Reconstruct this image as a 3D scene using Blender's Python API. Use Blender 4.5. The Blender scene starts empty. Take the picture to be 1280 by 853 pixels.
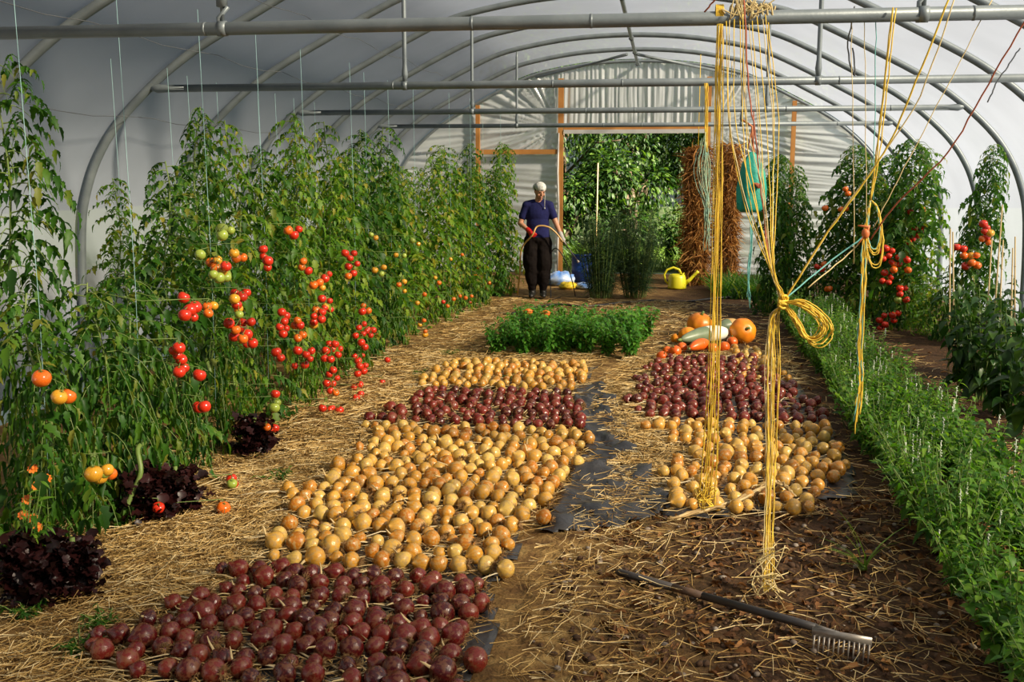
import bpy, bmesh, math, random
import numpy as np
from mathutils import Vector, Matrix, noise, Euler

rnd = random.Random(7)
C = bpy.context.scene.collection
PI = math.pi

# ------------------------------------------------------------------ camera model
CAMZ, FPX = 1.78, 1300.0
PITCH, YAW = .159, .1437
cam = bpy.data.cameras.new('camera')
camo = bpy.data.objects.new('camera', cam)
C.objects.link(camo)
camo.location = (0, 0, CAMZ)
camo.rotation_euler = (PI / 2 - PITCH, 0, YAW)
cam.sensor_width = 36
cam.lens = FPX / 1280 * 36
cam.clip_end = 300
bpy.context.scene.camera = camo
CR = Euler((PI / 2 - PITCH, 0, YAW)).to_matrix()


def ray(px, py):
    return CR @ Vector(((px - 640) / FPX, -(py - 426.5) / FPX, -1))


def PY(px, py, Y):
    d = ray(px, py)
    return Vector((0, 0, CAMZ)) + d * (Y / d.y)


def PX(px, py, X):
    d = ray(px, py)
    return Vector((0, 0, CAMZ)) + d * (X / d.x)


def G(px, py, z=0.0):
    d = ray(px, py)
    return Vector((0, 0, CAMZ)) + d * ((z - CAMZ) / d.z)


# ------------------------------------------------------------------ helpers
class MB:
    def __init__(s):
        s.v, s.f, s.m = [], [], []

    def add(s, V, F, mi=0):
        o = len(s.v)
        s.v.extend([tuple(p) for p in V])
        s.f.extend([tuple(i + o for i in f) for f in F])
        s.m.extend([mi] * len(F))
        return s

    def box(s, c, size, mi=0, rot=None):
        V = []
        for x in (-.5, .5):
            for y in (-.5, .5):
                for z in (-.5, .5):
                    p = Vector((x * size[0], y * size[1], z * size[2]))
                    if rot is not None:
                        p = rot @ p
                    V.append(p + Vector(c))
        F = [(0, 1, 3, 2), (4, 6, 7, 5), (0, 4, 5, 1), (2, 3, 7, 6), (0, 2, 6, 4), (1, 5, 7, 3)]
        return s.add(V, F, mi)

    def tube(s, pts, r, n=8, mi=0, cap=True, flat=1.0):
        pts = [Vector(p) for p in pts]
        k = len(pts)
        rs = r if isinstance(r, (list, tuple)) else [r] * k
        V, F = [], []
        up = None
        for i, p in enumerate(pts):
            t = (pts[min(i + 1, k - 1)] - pts[max(i - 1, 0)])
            t = t.normalized() if t.length > 1e-9 else Vector((0, 0, 1))
            if up is None:
                up = Vector((0, 0, 1)) if abs(t.z) < .9 else Vector((1, 0, 0))
            a = up - t * up.dot(t)
            a = a.normalized() if a.length > 1e-6 else t.orthogonal().normalized()
            b = t.cross(a)
            up = a
            for j in range(n):
                q = 2 * PI * j / n
                V.append(p + a * (math.cos(q) * rs[i] * flat) + b * (math.sin(q) * rs[i]))
        for i in range(k - 1):
            for j in range(n):
                j2 = (j + 1) % n
                F.append((i * n + j, i * n + j2, (i + 1) * n + j2, (i + 1) * n + j))
        if cap:
            F.append(tuple(range(n - 1, -1, -1)))
            F.append(tuple((k - 1) * n + j for j in range(n)))
        return s.add(V, F, mi)

    def lathe(s, prof, n=20, mi=0, M=None, fn=None):
        V, F = [], []
        for i, (r, z) in enumerate(prof):
            for j in range(n):
                q = 2 * PI * j / n
                p = Vector((r * math.cos(q), r * math.sin(q), z))
                if fn:
                    p = fn(p, q, i)
                V.append(M @ p if M is not None else p)
        for i in range(len(prof) - 1):
            for j in range(n):
                j2 = (j + 1) % n
                F.append((i * n + j, i * n + j2, (i + 1) * n + j2, (i + 1) * n + j))
        F.append(tuple(range(n - 1, -1, -1)))
        F.append(tuple((len(prof) - 1) * n + j for j in range(n)))
        return s.add(V, F, mi)

    def ball(s, c, r, n=14, m=9, mi=0, rot=None):
        r = Vector((r, r, r)) if isinstance(r, (int, float)) else Vector(r)
        V, F = [], []
        for i in range(m + 1):
            t = PI * i / m
            for j in range(n):
                q = 2 * PI * j / n
                st = max(math.sin(t), .02)
                p = Vector((st * math.cos(q) * r.x, st * math.sin(q) * r.y, -math.cos(t) * r.z))
                if rot is not None:
                    p = rot @ p
                V.append(p + Vector(c))
        for i in range(m):
            for j in range(n):
                j2 = (j + 1) % n
                F.append((i * n + j, i * n + j2, (i + 1) * n + j2, (i + 1) * n + j))
        F.append(tuple(range(n - 1, -1, -1)))
        F.append(tuple(m * n + j for j in range(n)))
        return s.add(V, F, mi)

    def cloud(s, tmpl, mats, mi=0):
        """copies of a leaf template: mats is a list of 4x4 matrices"""
        V0 = np.array(tmpl[0])
        for M in mats:
            A = np.array(M)
            W = V0 @ A[:3, :3].T + A[:3, 3]
            o = len(s.v)
            s.v.extend(map(tuple, W))
            s.f.extend([tuple(i + o for i in f) for f in tmpl[1]])
        s.m.extend([mi] * (len(mats) * len(tmpl[1])))
        return s

    def mesh(s, name, mats, smooth=True):
        me = bpy.data.meshes.new(name)
        me.from_pydata(s.v, [], s.f)
        mats = mats if isinstance(mats, (list, tuple)) else [mats]
        for m in mats:
            me.materials.append(m)
        if len(mats) > 1:
            me.polygons.foreach_set('material_index', s.m)
        if smooth:
            me.polygons.foreach_set('use_smooth', [True] * len(s.f))
        me.update()
        return me

    def build(s, name, mats, parent=None, smooth=True):
        return link(name, s.mesh(name, mats, smooth), parent)


def link(name, me, parent=None):
    o = bpy.data.objects.new(name, me)
    C.objects.link(o)
    if parent is not None:
        o.parent = parent
    return o


def tag(o, label, cat, group=None):
    o['label'] = label
    o['category'] = cat
    if group:
        o['group'] = group
    return o


def thing(name, label, cat, loc=(0, 0, 0), rz=0.0, group=None, sc=1.0):
    o = bpy.data.objects.new(name, None)
    o.empty_display_size = .05
    C.objects.link(o)
    o.location = loc
    o.rotation_euler = (0, 0, rz)
    o.scale = (sc, sc, sc)
    return tag(o, label, cat, group)


def kind(o, k):
    o['kind'] = k
    return o


_ones = 'zeroth first second third fourth fifth sixth seventh eighth ninth tenth eleventh twelfth thirteenth fourteenth fifteenth sixteenth seventeenth eighteenth nineteenth'.split()
_tens = {20: 'twent', 30: 'thirt', 40: 'fort', 50: 'fift'}


def nth(n):
    if n < 20:
        return _ones[n]
    t, u = n // 10 * 10, n % 10
    return _tens[t] + 'ieth' if u == 0 else _tens[t] + 'y-' + _ones[u]


# ------------------------------------------------------------------ materials
def mat(name):
    m = bpy.data.materials.new(name)
    m.use_nodes = True
    nt = m.node_tree
    nt.nodes.clear()
    return m, nt, nt.nodes, nt.links


def ramp(N, stops):
    r = N.new('ShaderNodeValToRGB')
    e = r.color_ramp.elements
    while len(e) < len(stops):
        e.new(.5)
    for i, (p, c) in enumerate(stops):
        e[i].position = p
        e[i].color = (*c, 1)
    return r


def simple(name, c1, c2=None, rough=.6, scale=8, metal=0, bump=0, bscale=40, spec=.5, coat=0):
    m, nt, N, L = mat(name)
    o = N.new('ShaderNodeOutputMaterial')
    b = N.new('ShaderNodeBsdfPrincipled')
    b.inputs['Roughness'].default_value = rough
    b.inputs['Metallic'].default_value = metal
    b.inputs['Specular IOR Level'].default_value = spec
    b.inputs['Coat Weight'].default_value = coat
    L.new(b.outputs[0], o.inputs[0])
    tc = N.new('ShaderNodeTexCoord')
    if c2 is None:
        c2 = tuple(x * .75 for x in c1)
    nz = N.new('ShaderNodeTexNoise')
    nz.inputs['Scale'].default_value = scale
    nz.inputs['Detail'].default_value = 5
    L.new(tc.outputs['Object'], nz.inputs['Vector'])
    r = ramp(N, [(.35, c1), (.65, c2)])
    L.new(nz.outputs[0], r.inputs[0])
    L.new(r.outputs[0], b.inputs['Base Color'])
    if bump:
        n2 = N.new('ShaderNodeTexNoise')
        n2.inputs['Scale'].default_value = bscale
        n2.inputs['Detail'].default_value = 4
        L.new(tc.outputs['Object'], n2.inputs['Vector'])
        bp = N.new('ShaderNodeBump')
        bp.inputs['Strength'].default_value = bump
        bp.inputs['Distance'].default_value = .02
        L.new(n2.outputs[0], bp.inputs['Height'])
        L.new(bp.outputs[0], b.inputs['Normal'])
    return m


def leafmat(name, stops, trans=.35, rough=.5, tcol=None, spec=.35):
    m, nt, N, L = mat(name)
    o = N.new('ShaderNodeOutputMaterial')
    b = N.new('ShaderNodeBsdfPrincipled')
    b.inputs['Roughness'].default_value = rough
    b.inputs['Specular IOR Level'].default_value = spec
    g = N.new('ShaderNodeNewGeometry')
    r = ramp(N, stops)
    L.new(g.outputs['Random Per Island'], r.inputs[0])
    t = N.new('ShaderNodeBsdfTranslucent')
    mx = N.new('ShaderNodeMixRGB')
    mx.blend_type = 'MULTIPLY'
    mx.inputs[0].default_value = 1
    mx.inputs[2].default_value = (*(tcol or (1.5, 1.6, .6)), 1)
    L.new(r.outputs[0], b.inputs['Base Color'])
    L.new(r.outputs[0], mx.inputs[1])
    L.new(mx.outputs[0], t.inputs[0])
    ms = N.new('ShaderNodeMixShader')
    ms.inputs[0].default_value = trans
    L.new(b.outputs[0], ms.inputs[1])
    L.new(t.outputs[0], ms.inputs[2])
    L.new(ms.outputs[0], o.inputs[0])
    return m


def film(name, transp, trl, dif, rough=.35, gl=.06, wr=.15, wscale=1.5):
    m, nt, N, L = mat(name)
    o = N.new('ShaderNodeOutputMaterial')
    tp = N.new('ShaderNodeBsdfTransparent')
    tr = N.new('ShaderNodeBsdfTranslucent')
    df = N.new('ShaderNodeBsdfDiffuse')
    gs = N.new('ShaderNodeBsdfGlossy')
    gs.inputs['Roughness'].default_value = rough
    tc = N.new('ShaderNodeTexCoord')
    nz = N.new('ShaderNodeTexNoise')
    nz.inputs['Scale'].default_value = wscale
    nz.inputs['Detail'].default_value = 6
    L.new(tc.outputs['Object'], nz.inputs['Vector'])
    r1 = ramp(N, [(.3, trl), (.7, tuple(x * .9 for x in trl))])
    r2 = ramp(N, [(.3, dif), (.7, tuple(x * .9 for x in dif))])
    L.new(nz.outputs[0], r1.inputs[0])
    L.new(nz.outputs[0], r2.inputs[0])
    L.new(r1.outputs[0], tr.inputs[0])
    L.new(r2.outputs[0], df.inputs[0])
    tp.inputs[0].default_value = (1, .985, .95, 1)
    bp = N.new('ShaderNodeBump')
    bp.inputs['Strength'].default_value = wr
    bp.inputs['Distance'].default_value = .05
    L.new(nz.outputs[0], bp.inputs['Height'])
    for x in (gs, df):
        L.new(bp.outputs[0], x.inputs['Normal'])
    a = N.new('ShaderNodeAddShader')
    L.new(tr.outputs[0], a.inputs[0])
    L.new(df.outputs[0], a.inputs[1])
    m1 = N.new('ShaderNodeMixShader')
    m1.inputs[0].default_value = gl
    L.new(a.outputs[0], m1.inputs[1])
    L.new(gs.outputs[0], m1.inputs[2])
    m2 = N.new('ShaderNodeMixShader')
    m2.inputs[0].default_value = transp
    L.new(m1.outputs[0], m2.inputs[1])
    L.new(tp.outputs[0], m2.inputs[2])
    L.new(m2.outputs[0], o.inputs[0])
    return m


def onionmat(name, dark, mid, pale, dust, dustamt=.5):
    m, nt, N, L = mat(name)
    o = N.new('ShaderNodeOutputMaterial')
    b = N.new('ShaderNodeBsdfPrincipled')
    b.inputs['Roughness'].default_value = .3
    b.inputs['Specular IOR Level'].default_value = .55
    L.new(b.outputs[0], o.inputs[0])
    tc = N.new('ShaderNodeTexCoord')
    oi = N.new('ShaderNodeObjectInfo')
    g = N.new('ShaderNodeNewGeometry')
    sep = N.new('ShaderNodeSeparateXYZ')
    L.new(tc.outputs['Object'], sep.inputs[0])
    at = N.new('ShaderNodeMath'); at.operation = 'ARCTAN2'
    L.new(sep.outputs[1], at.inputs[0]); L.new(sep.outputs[0], at.inputs[1])
    ml = N.new('ShaderNodeMath'); ml.operation = 'MULTIPLY'; ml.inputs[1].default_value = 14
    L.new(at.outputs[0], ml.inputs[0])
    sn = N.new('ShaderNodeMath'); sn.operation = 'SINE'
    L.new(ml.outputs[0], sn.inputs[0])
    v = N.new('ShaderNodeMath'); v.operation = 'MULTIPLY_ADD'; v.inputs[1].default_value = .08
    L.new(sn.outputs[0], v.inputs[0])
    ad0 = N.new('ShaderNodeMath'); ad0.operation = 'ADD'
    L.new(oi.outputs['Random'], ad0.inputs[0]); L.new(g.outputs['Random Per Island'], ad0.inputs[1])
    fr = N.new('ShaderNodeMath'); fr.operation = 'FRACT'
    L.new(ad0.outputs[0], fr.inputs[0])
    L.new(fr.outputs[0], v.inputs[2])
    r = ramp(N, [(.0, dark), (.45, mid), (1, pale)])
    L.new(v.outputs[0], r.inputs[0])
    off = N.new('ShaderNodeVectorMath'); off.operation = 'ADD'
    cm = N.new('ShaderNodeCombineXYZ')
    m10 = N.new('ShaderNodeMath'); m10.operation = 'MULTIPLY'; m10.inputs[1].default_value = 37
    L.new(fr.outputs[0], m10.inputs[0])
    L.new(m10.outputs[0], cm.inputs[0])
    L.new(tc.outputs['Object'], off.inputs[0]); L.new(cm.outputs[0], off.inputs[1])
    nz = N.new('ShaderNodeTexNoise'); nz.inputs['Scale'].default_value = 2.4; nz.inputs['Detail'].default_value = 8
    nz.inputs['Roughness'].default_value = .65
    L.new(off.outputs[0], nz.inputs['Vector'])
    rf = ramp(N, [(.49, (0, 0, 0)), (.57, (dustamt,) * 3)])
    L.new(nz.outputs[0], rf.inputs[0])
    mx = N.new('ShaderNodeMixRGB')
    L.new(rf.outputs[0], mx.inputs[0]); L.new(r.outputs[0], mx.inputs[1]); mx.inputs[2].default_value = (*dust, 1)
    L.new(mx.outputs[0], b.inputs['Base Color'])
    rr = N.new('ShaderNodeMapRange'); rr.inputs[3].default_value = .2; rr.inputs[4].default_value = .7
    L.new(rf.outputs[0], rr.inputs[0]); L.new(rr.outputs[0], b.inputs['Roughness'])
    bp = N.new('ShaderNodeBump'); bp.inputs['Strength'].default_value = .12; bp.inputs['Distance'].default_value = .05
    L.new(nz.outputs[0], bp.inputs['Height']); L.new(bp.outputs[0], b.inputs['Normal'])
    return m


M = {}
M['steel'] = simple('galvanised_steel', (.22, .255, .27), (.16, .19, .205), .45, 6, .25, .05, 60)
M['wood'] = simple('orange_timber', (.52, .24, .055), (.38, .15, .03), .7, 3)
M['twine'] = simple('yellow_twine', (.88, .62, .06), (.70, .44, .035), .6, 30)
M['twine_pale'] = simple('pale_twine', (.75, .62, .30), (.6, .45, .2), .6, 30)
M['twine_red'] = simple('red_brown_twine', (.45, .12, .05), (.35, .08, .03), .6, 30)
M['twine_teal'] = simple('teal_twine', (.12, .42, .40), (.2, .5, .45), .6, 30)
M['wire'] = simple('dark_wire', (.12, .13, .14), None, .5, 5)
M['string'] = simple('pale_cyan_string', (.30, .50, .50), (.24, .42, .42), .6, 20)
M['cover'] = film('polythene_cover', .18, (.112, .127, .16), (.35, .39, .46))
M['gable'] = film('pleated_polythene', .08, (.40, .42, .45), (.55, .57, .6), .22, .2, .1, 3)
M['leaf'] = leafmat('tomato_leaf', [(0, (.016, .058, .008)), (.5, (.036, .125, .010)), (.85, (.085, .195, .015)), (1, (.21, .22, .03))], .42)  # green kept darker to imitate shade on the near tomato plants
M['leaf2'] = leafmat('yellowing_sunlit_tomato_leaf', [(0, (.035, .11, .010)), (.5, (.10, .235, .014)), (.8, (.21, .32, .024)), (1, (.34, .27, .04))], .42)  # yellowing leaf, also brightened to imitate sunlit tops of the row
M['leaf_dead'] = leafmat('withered_leaf', [(0, (.10, .05, .015)), (.6, (.22, .11, .03)), (1, (.33, .18, .06))], .2, .7, (1.2, 1, .6))
M['basil'] = leafmat('basil_leaf', [(0, (.04, .16, .018)), (.6, (.085, .27, .028)), (1, (.16, .36, .045))], .35, .35)
M['herb'] = leafmat('herb_leaf', [(0, (.034, .12, .010)), (.55, (.085, .225, .016)), (1, (.22, .38, .035))], .42, .5)
M['pepper'] = leafmat('pepper_leaf', [(0, (.014, .05, .010)), (.6, (.032, .09, .014)), (1, (.07, .14, .02))], .3, .4)
M['fern'] = leafmat('feathery_foliage', [(0, (.013, .042, .016)), (1, (.045, .095, .028))], .25, .6, (1.2, 1.4, .8))
M['tree'] = leafmat('tree_leaf', [(0, (.008, .030, .005)), (.6, (.024, .068, .009)), (1, (.08, .145, .018))], .35, .5)
M['grass'] = leafmat('grass_blade', [(0, (.06, .13, .02)), (1, (.16, .25, .04))], .3, .5)
M['lettuce'] = leafmat('red_lettuce_leaf', [(0, (.012, .004, .004)), (1, (.04, .010, .010))], .2, .4, (1.2, .6, .5))
M['petal'] = simple('orange_petal', (.85, .25, .02), (.6, .1, .01), .6, 60)
M['flower_white'] = simple('white_floret', (.75, .78, .68), (.5, .6, .4), .6, 60)
M['stem'] = simple('green_stem', (.12, .2, .03), (.16, .22, .06), .5, 12)
M['bark'] = simple('bark', (.12, .08, .05), (.07, .05, .03), .8, 10)
M['straw'] = leafmat('straw_stalk', [(0, (.20, .11, .035)), (.35, (.46, .28, .085)), (.7, (.74, .51, .19)), (1, (.90, .74, .42))], .12, .55, (1, .9, .6))
M['drystalk'] = leafmat('dry_onion_top', [(0, (.40, .26, .10)), (.6, (.68, .52, .26)), (1, (.85, .74, .5))], .1, .6, (1, .9, .6))
M['brownvine'] = leafmat('dried_vine', [(0, (.13, .05, .012)), (.5, (.33, .14, .028)), (1, (.58, .30, .075))], .2, .7, (1.2, 1, .6))
M['litter'] = leafmat('dead_leaf_litter', [(0, (.07, .03, .012)), (.6, (.20, .085, .025)), (1, (.36, .17, .05))], .15, .7, (1.2, 1, .6))
M['stone'] = simple('pebble', (.30, .25, .2), (.16, .12, .09), .8, 20)
M['yonion'] = onionmat('yellow_onion_skin', (.43, .14, .010), (.62, .30, .034), (.68, .46, .11), (.44, .28, .095), .85)
M['ronion'] = onionmat('red_onion_skin', (.045, .004, .005), (.125, .008, .008), (.20, .024, .014), (.20, .075, .026), .65)
M['roots'] = simple('onion_roots', (.40, .23, .085), (.22, .12, .045), .8, 40)
M['tom_red'] = simple('ripe_tomato', (.62, .022, .008), (.56, .035, .01), .2, 10, spec=.5, coat=.3)
M['tom_orange'] = simple('orange_tomato', (.75, .17, .012), (.70, .11, .01), .2, 10, coat=.3)
M['tom_yellow'] = simple('yellow_tomato', (.72, .38, .03), (.65, .28, .02), .2, 10, coat=.3)
M['tom_green'] = simple('green_tomato', (.35, .42, .06), (.25, .35, .05), .25, 10, coat=.3)
M['tarp'] = simple('black_tarp', (.022, .022, .025), (.035, .033, .033), .38, 9, 0, .35, 25)
M['pumpkin'] = simple('pumpkin_skin', (.86, .30, .012), (.78, .21, .01), .35, 9, bump=.1, bscale=20)
M['squash'] = simple('small_squash_skin', (.80, .15, .01), (.72, .10, .008), .35, 12)
M['tan'] = simple('tan_squash_skin', (.50, .30, .10), (.6, .38, .15), .5, 8)
M['marrow_pale'] = simple('pale_marrow_skin', (.85, .85, .74), (.80, .81, .68), .4, 7)
M['marrow_green'] = simple('grey_green_marrow_skin', (.15, .20, .11), (.22, .27, .16), .4, 7)
M['canyellow'] = simple('yellow_plastic', (.72, .66, .02), (.66, .60, .02), .35, 4, coat=.2)
M['blue'] = simple('blue_plastic', (.012, .06, .32), (.01, .05, .25), .4, 6)
M['bagblue'] = simple('blue_bag_film', (.10, .28, .75), (.55, .65, .8), .4, 7)
M['bagyellow'] = simple('yellow_bag_film', (.8, .6, .03), (.75, .5, .03), .4, 7)
M['teal'] = simple('teal_mesh_bag', (.01, .28, .20), (.02, .36, .26), .5, 14, bump=.3, bscale=60)
M['skin'] = simple('skin', (.55, .28, .17), (.5, .24, .14), .5, 12)
M['navy'] = simple('navy_cotton', (.016, .018, .085), (.012, .013, .06), .9, 9, bump=.2, bscale=30, spec=.15)
M['blackcloth'] = simple('black_trouser_cloth', (.007, .005, .005), (.011, .008, .007), .9, 9, bump=.3, bscale=14, spec=.1)
M['scarf'] = simple('patterned_white_headscarf', (.80, .79, .74), (.30, .32, .30), .8, 55)
M['hair'] = simple('brown_hair', (.05, .025, .012), None, .6, 30)
M['redglove'] = simple('red_rubber', (.62, .02, .015), (.5, .015, .01), .4, 9)
M['greyglove'] = simple('grey_glove', (.42, .40, .38), (.3, .28, .27), .7, 12)
M['hose'] = simple('tan_hose', (.62, .38, .12), (.55, .32, .10), .4, 9)
M['blackhose'] = simple('black_hose', (.015, .015, .016), None, .45, 9)
M['boot'] = simple('black_rubber', (.012, .011, .010), None, .5, 9)
M['handle'] = simple('dark_rake_handle', (.03, .028, .028), (.055, .045, .04), .4, 7)
M['handle_worn'] = simple('worn_brown_rake_wood', (.14, .08, .045), (.09, .05, .03), .6, 20)
M['rakemetal'] = simple('rake_steel', (.40, .37, .33), (.28, .24, .2), .4, 15, .5)
M['cane'] = simple('bamboo_cane', (.55, .42, .2), (.45, .33, .15), .6, 9)
M['whitestrip'] = simple('white_batten', (.55, .55, .52), (.45, .45, .43), .6, 6)
M['eye'] = simple('dark_eye', (.02, .015, .012), None, .3, 9)
M['lip'] = simple('lips', (.38, .10, .08), None, .5, 9)

# ------------------------------------------------------------------ leaf templates
# a leaf lies along +Y from the origin, normal +Z, unit length


def leaf_template(widths, fold=.18, droop=.25, ripple=0.0):
    """widths: half-widths at stations from base to tip"""
    V, F = [], []
    k = len(widths)
    for i, w in enumerate(widths):
        t = i / (k - 1)
        z = -droop * t * t
        rp = ripple * (1 if i % 2 else -1)
        V += [(-w, t, z + fold * w + rp), (0, t, z), (w, t, z + fold * w - rp)]
    for i in range(k - 1):
        a = i * 3
        F += [(a, a + 1, a + 4, a + 3), (a + 1, a + 2, a + 5, a + 4)]
    return V, F


T_LEAFLET = leaf_template([.03, .24, .19, .28, .15, .17, .06, .01], .35, .35, .02)
T_CURLED = leaf_template([.03, .15, .12, .16, .09, .07, .02], 1.1, .6, .03)
T_OVATE = leaf_template([.03, .22, .31, .29, .17, .01], .4, .45)
T_LANCE = leaf_template([.02, .12, .15, .12, .07, .005], .4, .5)
T_BLADE = leaf_template([.02, .022, .018, .011, .002], .5, .5)
T_RUFFLE = leaf_template([.05, .26, .42, .46, .36, .16], .25, .3, .13)
T_PETAL = leaf_template([.05, .2, .3, .28, .1], .2, .1)
T_TREE = leaf_template([.02, .2, .24, .18, .02], .3, .3)


def orient(pos, d, size, roll=0.0, wid=1.0):
    """matrix that lays a leaf template along d, upper side as near up as possible"""
    d = Vector(d).normalized()
    up = Vector((0, 0, 1)) if abs(d.z) < .97 else Vector((1, 0, 0))
    x = d.cross(up).normalized()
    z = x.cross(d).normalized()
    R = Matrix((x, d, z)).transposed()
    R = R @ Matrix.Rotation(roll, 3, 'Y') @ Matrix.Diagonal((size * wid, size, size))
    return Matrix.Translation(pos) @ R.to_4x4()


def compound_leaf(rg, mb_stem, out, out_curl, base, az, length, droop, nl, curl):
    """one tomato leaf: an arching rachis carrying paired leaflets"""
    h = Vector((math.cos(az), math.sin(az), 0))
    side = Vector((-h.y, h.x, 0))
    pts = []
    for i in range(6):
        t = i / 5
        pts.append(Vector(base) + h * (length * (t - .22 * droop * t * t)) + Vector((0, 0, length * (.28 * t - droop * t * t))))
    mb_stem.tube(pts, [.0035, .003, .0025, .002, .0018, .001], 4, 0, False)
    tgt = out_curl if curl else out
    for i in range(nl):
        t = .25 + .75 * i / (nl - 1)
        k = t * 5
        a = min(int(k), 4)
        p = pts[a].lerp(pts[a + 1], k - a)
        d = (pts[a + 1] - pts[a]).normalized()
        s = length * (.29 if i % 2 == 0 else .20) * rg.uniform(.8, 1.2)
        if i == nl - 1:
            tgt.append(orient(p, d + Vector((0, 0, -.35)), s * 1.1, rg.uniform(-.4, .4)))
        else:
            for sg in (-1, 1):
                dd = d * rg.uniform(.25, .6) + side * sg + Vector((0, 0, rg.uniform(-.75, .1) - (.8 if curl else 0)))
                tgt.append(orient(p, dd, s, rg.uniform(-.5, .5)))


def tomato_meshes(seed, height, nleaf, curl_below, spread=.3, bare=0.0):
    rg = random.Random(seed)
    st, pet = MB(), MB()
    pts = []
    for i in range(15):
        t = i / 14
        pts.append(Vector((.035 * math.sin(t * 9 + seed) + rg.uniform(-.012, .012), .035 * math.cos(t * 7 + seed), height * t * .97)))
    st.tube(pts, [.011 - .007 * i / 14 for i in range(15)], 6)
    flat, curl = [], []
    az = rg.uniform(0, 6)
    for i in range(nleaf):
        t = bare + (1 - bare) * (i + .5) / nleaf
        k = min(t, .999) * 14
        a = int(k)
        p = pts[a].lerp(pts[a + 1], k - a)
        az += 2.4 + rg.uniform(-.4, .4)
        tp = 1 - .45 * max(0, (t - .7) / .3)
        ln = spread * rg.uniform(.8, 1.3) * tp
        cl = t * height < curl_below and rg.random() < .75
        compound_leaf(rg, pet, flat, curl, p, az, ln, rg.uniform(.45, 1.0) + (.5 if cl else 0), rg.choice((5, 6, 6, 7)), cl)
    fo = MB()
    fo.cloud(T_LEAFLET, flat)
    fo.cloud(T_CURLED, curl)
    o = len(st.v)
    st.v += pet.v
    st.f += [tuple(i + o for i in f) for f in pet.f]
    st.m += pet.m
    return st.mesh('stem', M['stem']), fo


# ------------------------------------------------------------------ tunnel profile
CX = -.56
PROF = [(0, 3.76), (.8, 3.72), (1.5, 3.61), (1.95, 3.49), (2.45, 3.26), (2.74, 3.11), (3.18, 2.88), (3.46, 2.71), (3.75, 2.49), (4.05, 2.20), (4.25, 1.91), (4.37, 1.62), (4.43, 1.35), (4.46, .9), (4.47, .4), (4.47, 0)]


def catmull(P, n=4):
    P = [Vector(p) for p in P]
    Q = [P[0] * 2 - P[1]] + P + [P[-1] * 2 - P[-2]]
    out = []
    for i in range(1, len(Q) - 2):
        for k in range(n):
            t = k / n
            a, b, c, d = Q[i - 1], Q[i], Q[i + 1], Q[i + 2]
            out.append(.5 * ((2 * b) + (c - a) * t + (2 * a - 5 * b + 4 * c - d) * t * t + (3 * b - a - 3 * c + d) * t ** 3))
    out.append(P[-1])
    return out


# mirrored half profile, left foot over the ridge to the right foot
_half = catmull([Vector((x, z, 0)) for x, z in [(-.8, 3.72)] + PROF], 4)[4:]
ARCH = [Vector((CX - p.x, 0, p.y)) for p in reversed(_half)] + [Vector((CX + p.x, 0, p.y)) for p in _half[1:]]


def arch_z(X):
    x = abs(X - CX)
    for a, b in zip(_half, _half[1:]):
        if a.x <= x <= b.x and b.x > a.x:
            return a.y + (b.y - a.y) * (x - a.x) / (b.x - a.x)
    return 0.0


HY = [3.13 + 1.77 * i for i in range(10)]      # hoop stations; the last stands in the end wall
YE = HY[-1]

# ------------------------------------------------------------------ floor
xs = np.concatenate([np.linspace(-4.7, -3, 14, endpoint=False), np.linspace(-3, 2.6, 200, endpoint=False), np.linspace(2.6, 4.4, 20)])
ys = np.concatenate([np.linspace(-1, 3, 14, endpoint=False), np.linspace(3, 7.5, 190, endpoint=False), np.linspace(7.5, 12, 90, endpoint=False), np.linspace(12, 19, 60)])


def floor_z(x, y):
    a = .006 if x < -.55 or (y > 5.3 and x < 1.5) else .016
    z = noise.noise(Vector((x * 3, y * 3, 0))) * a + noise.noise(Vector((x * 11, y * 11, 3))) * a * .9 + noise.noise(Vector((x * 30, y * 30, 7))) * a * .5
    return z - .008


V = [(x, y, floor_z(x, y)) for y in ys for x in xs]
nx = len(xs)
F = [(j * nx + i, j * nx + i + 1, (j + 1) * nx + i + 1, (j + 1) * nx + i) for j in range(len(ys) - 1) for i in range(nx - 1)]


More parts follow.
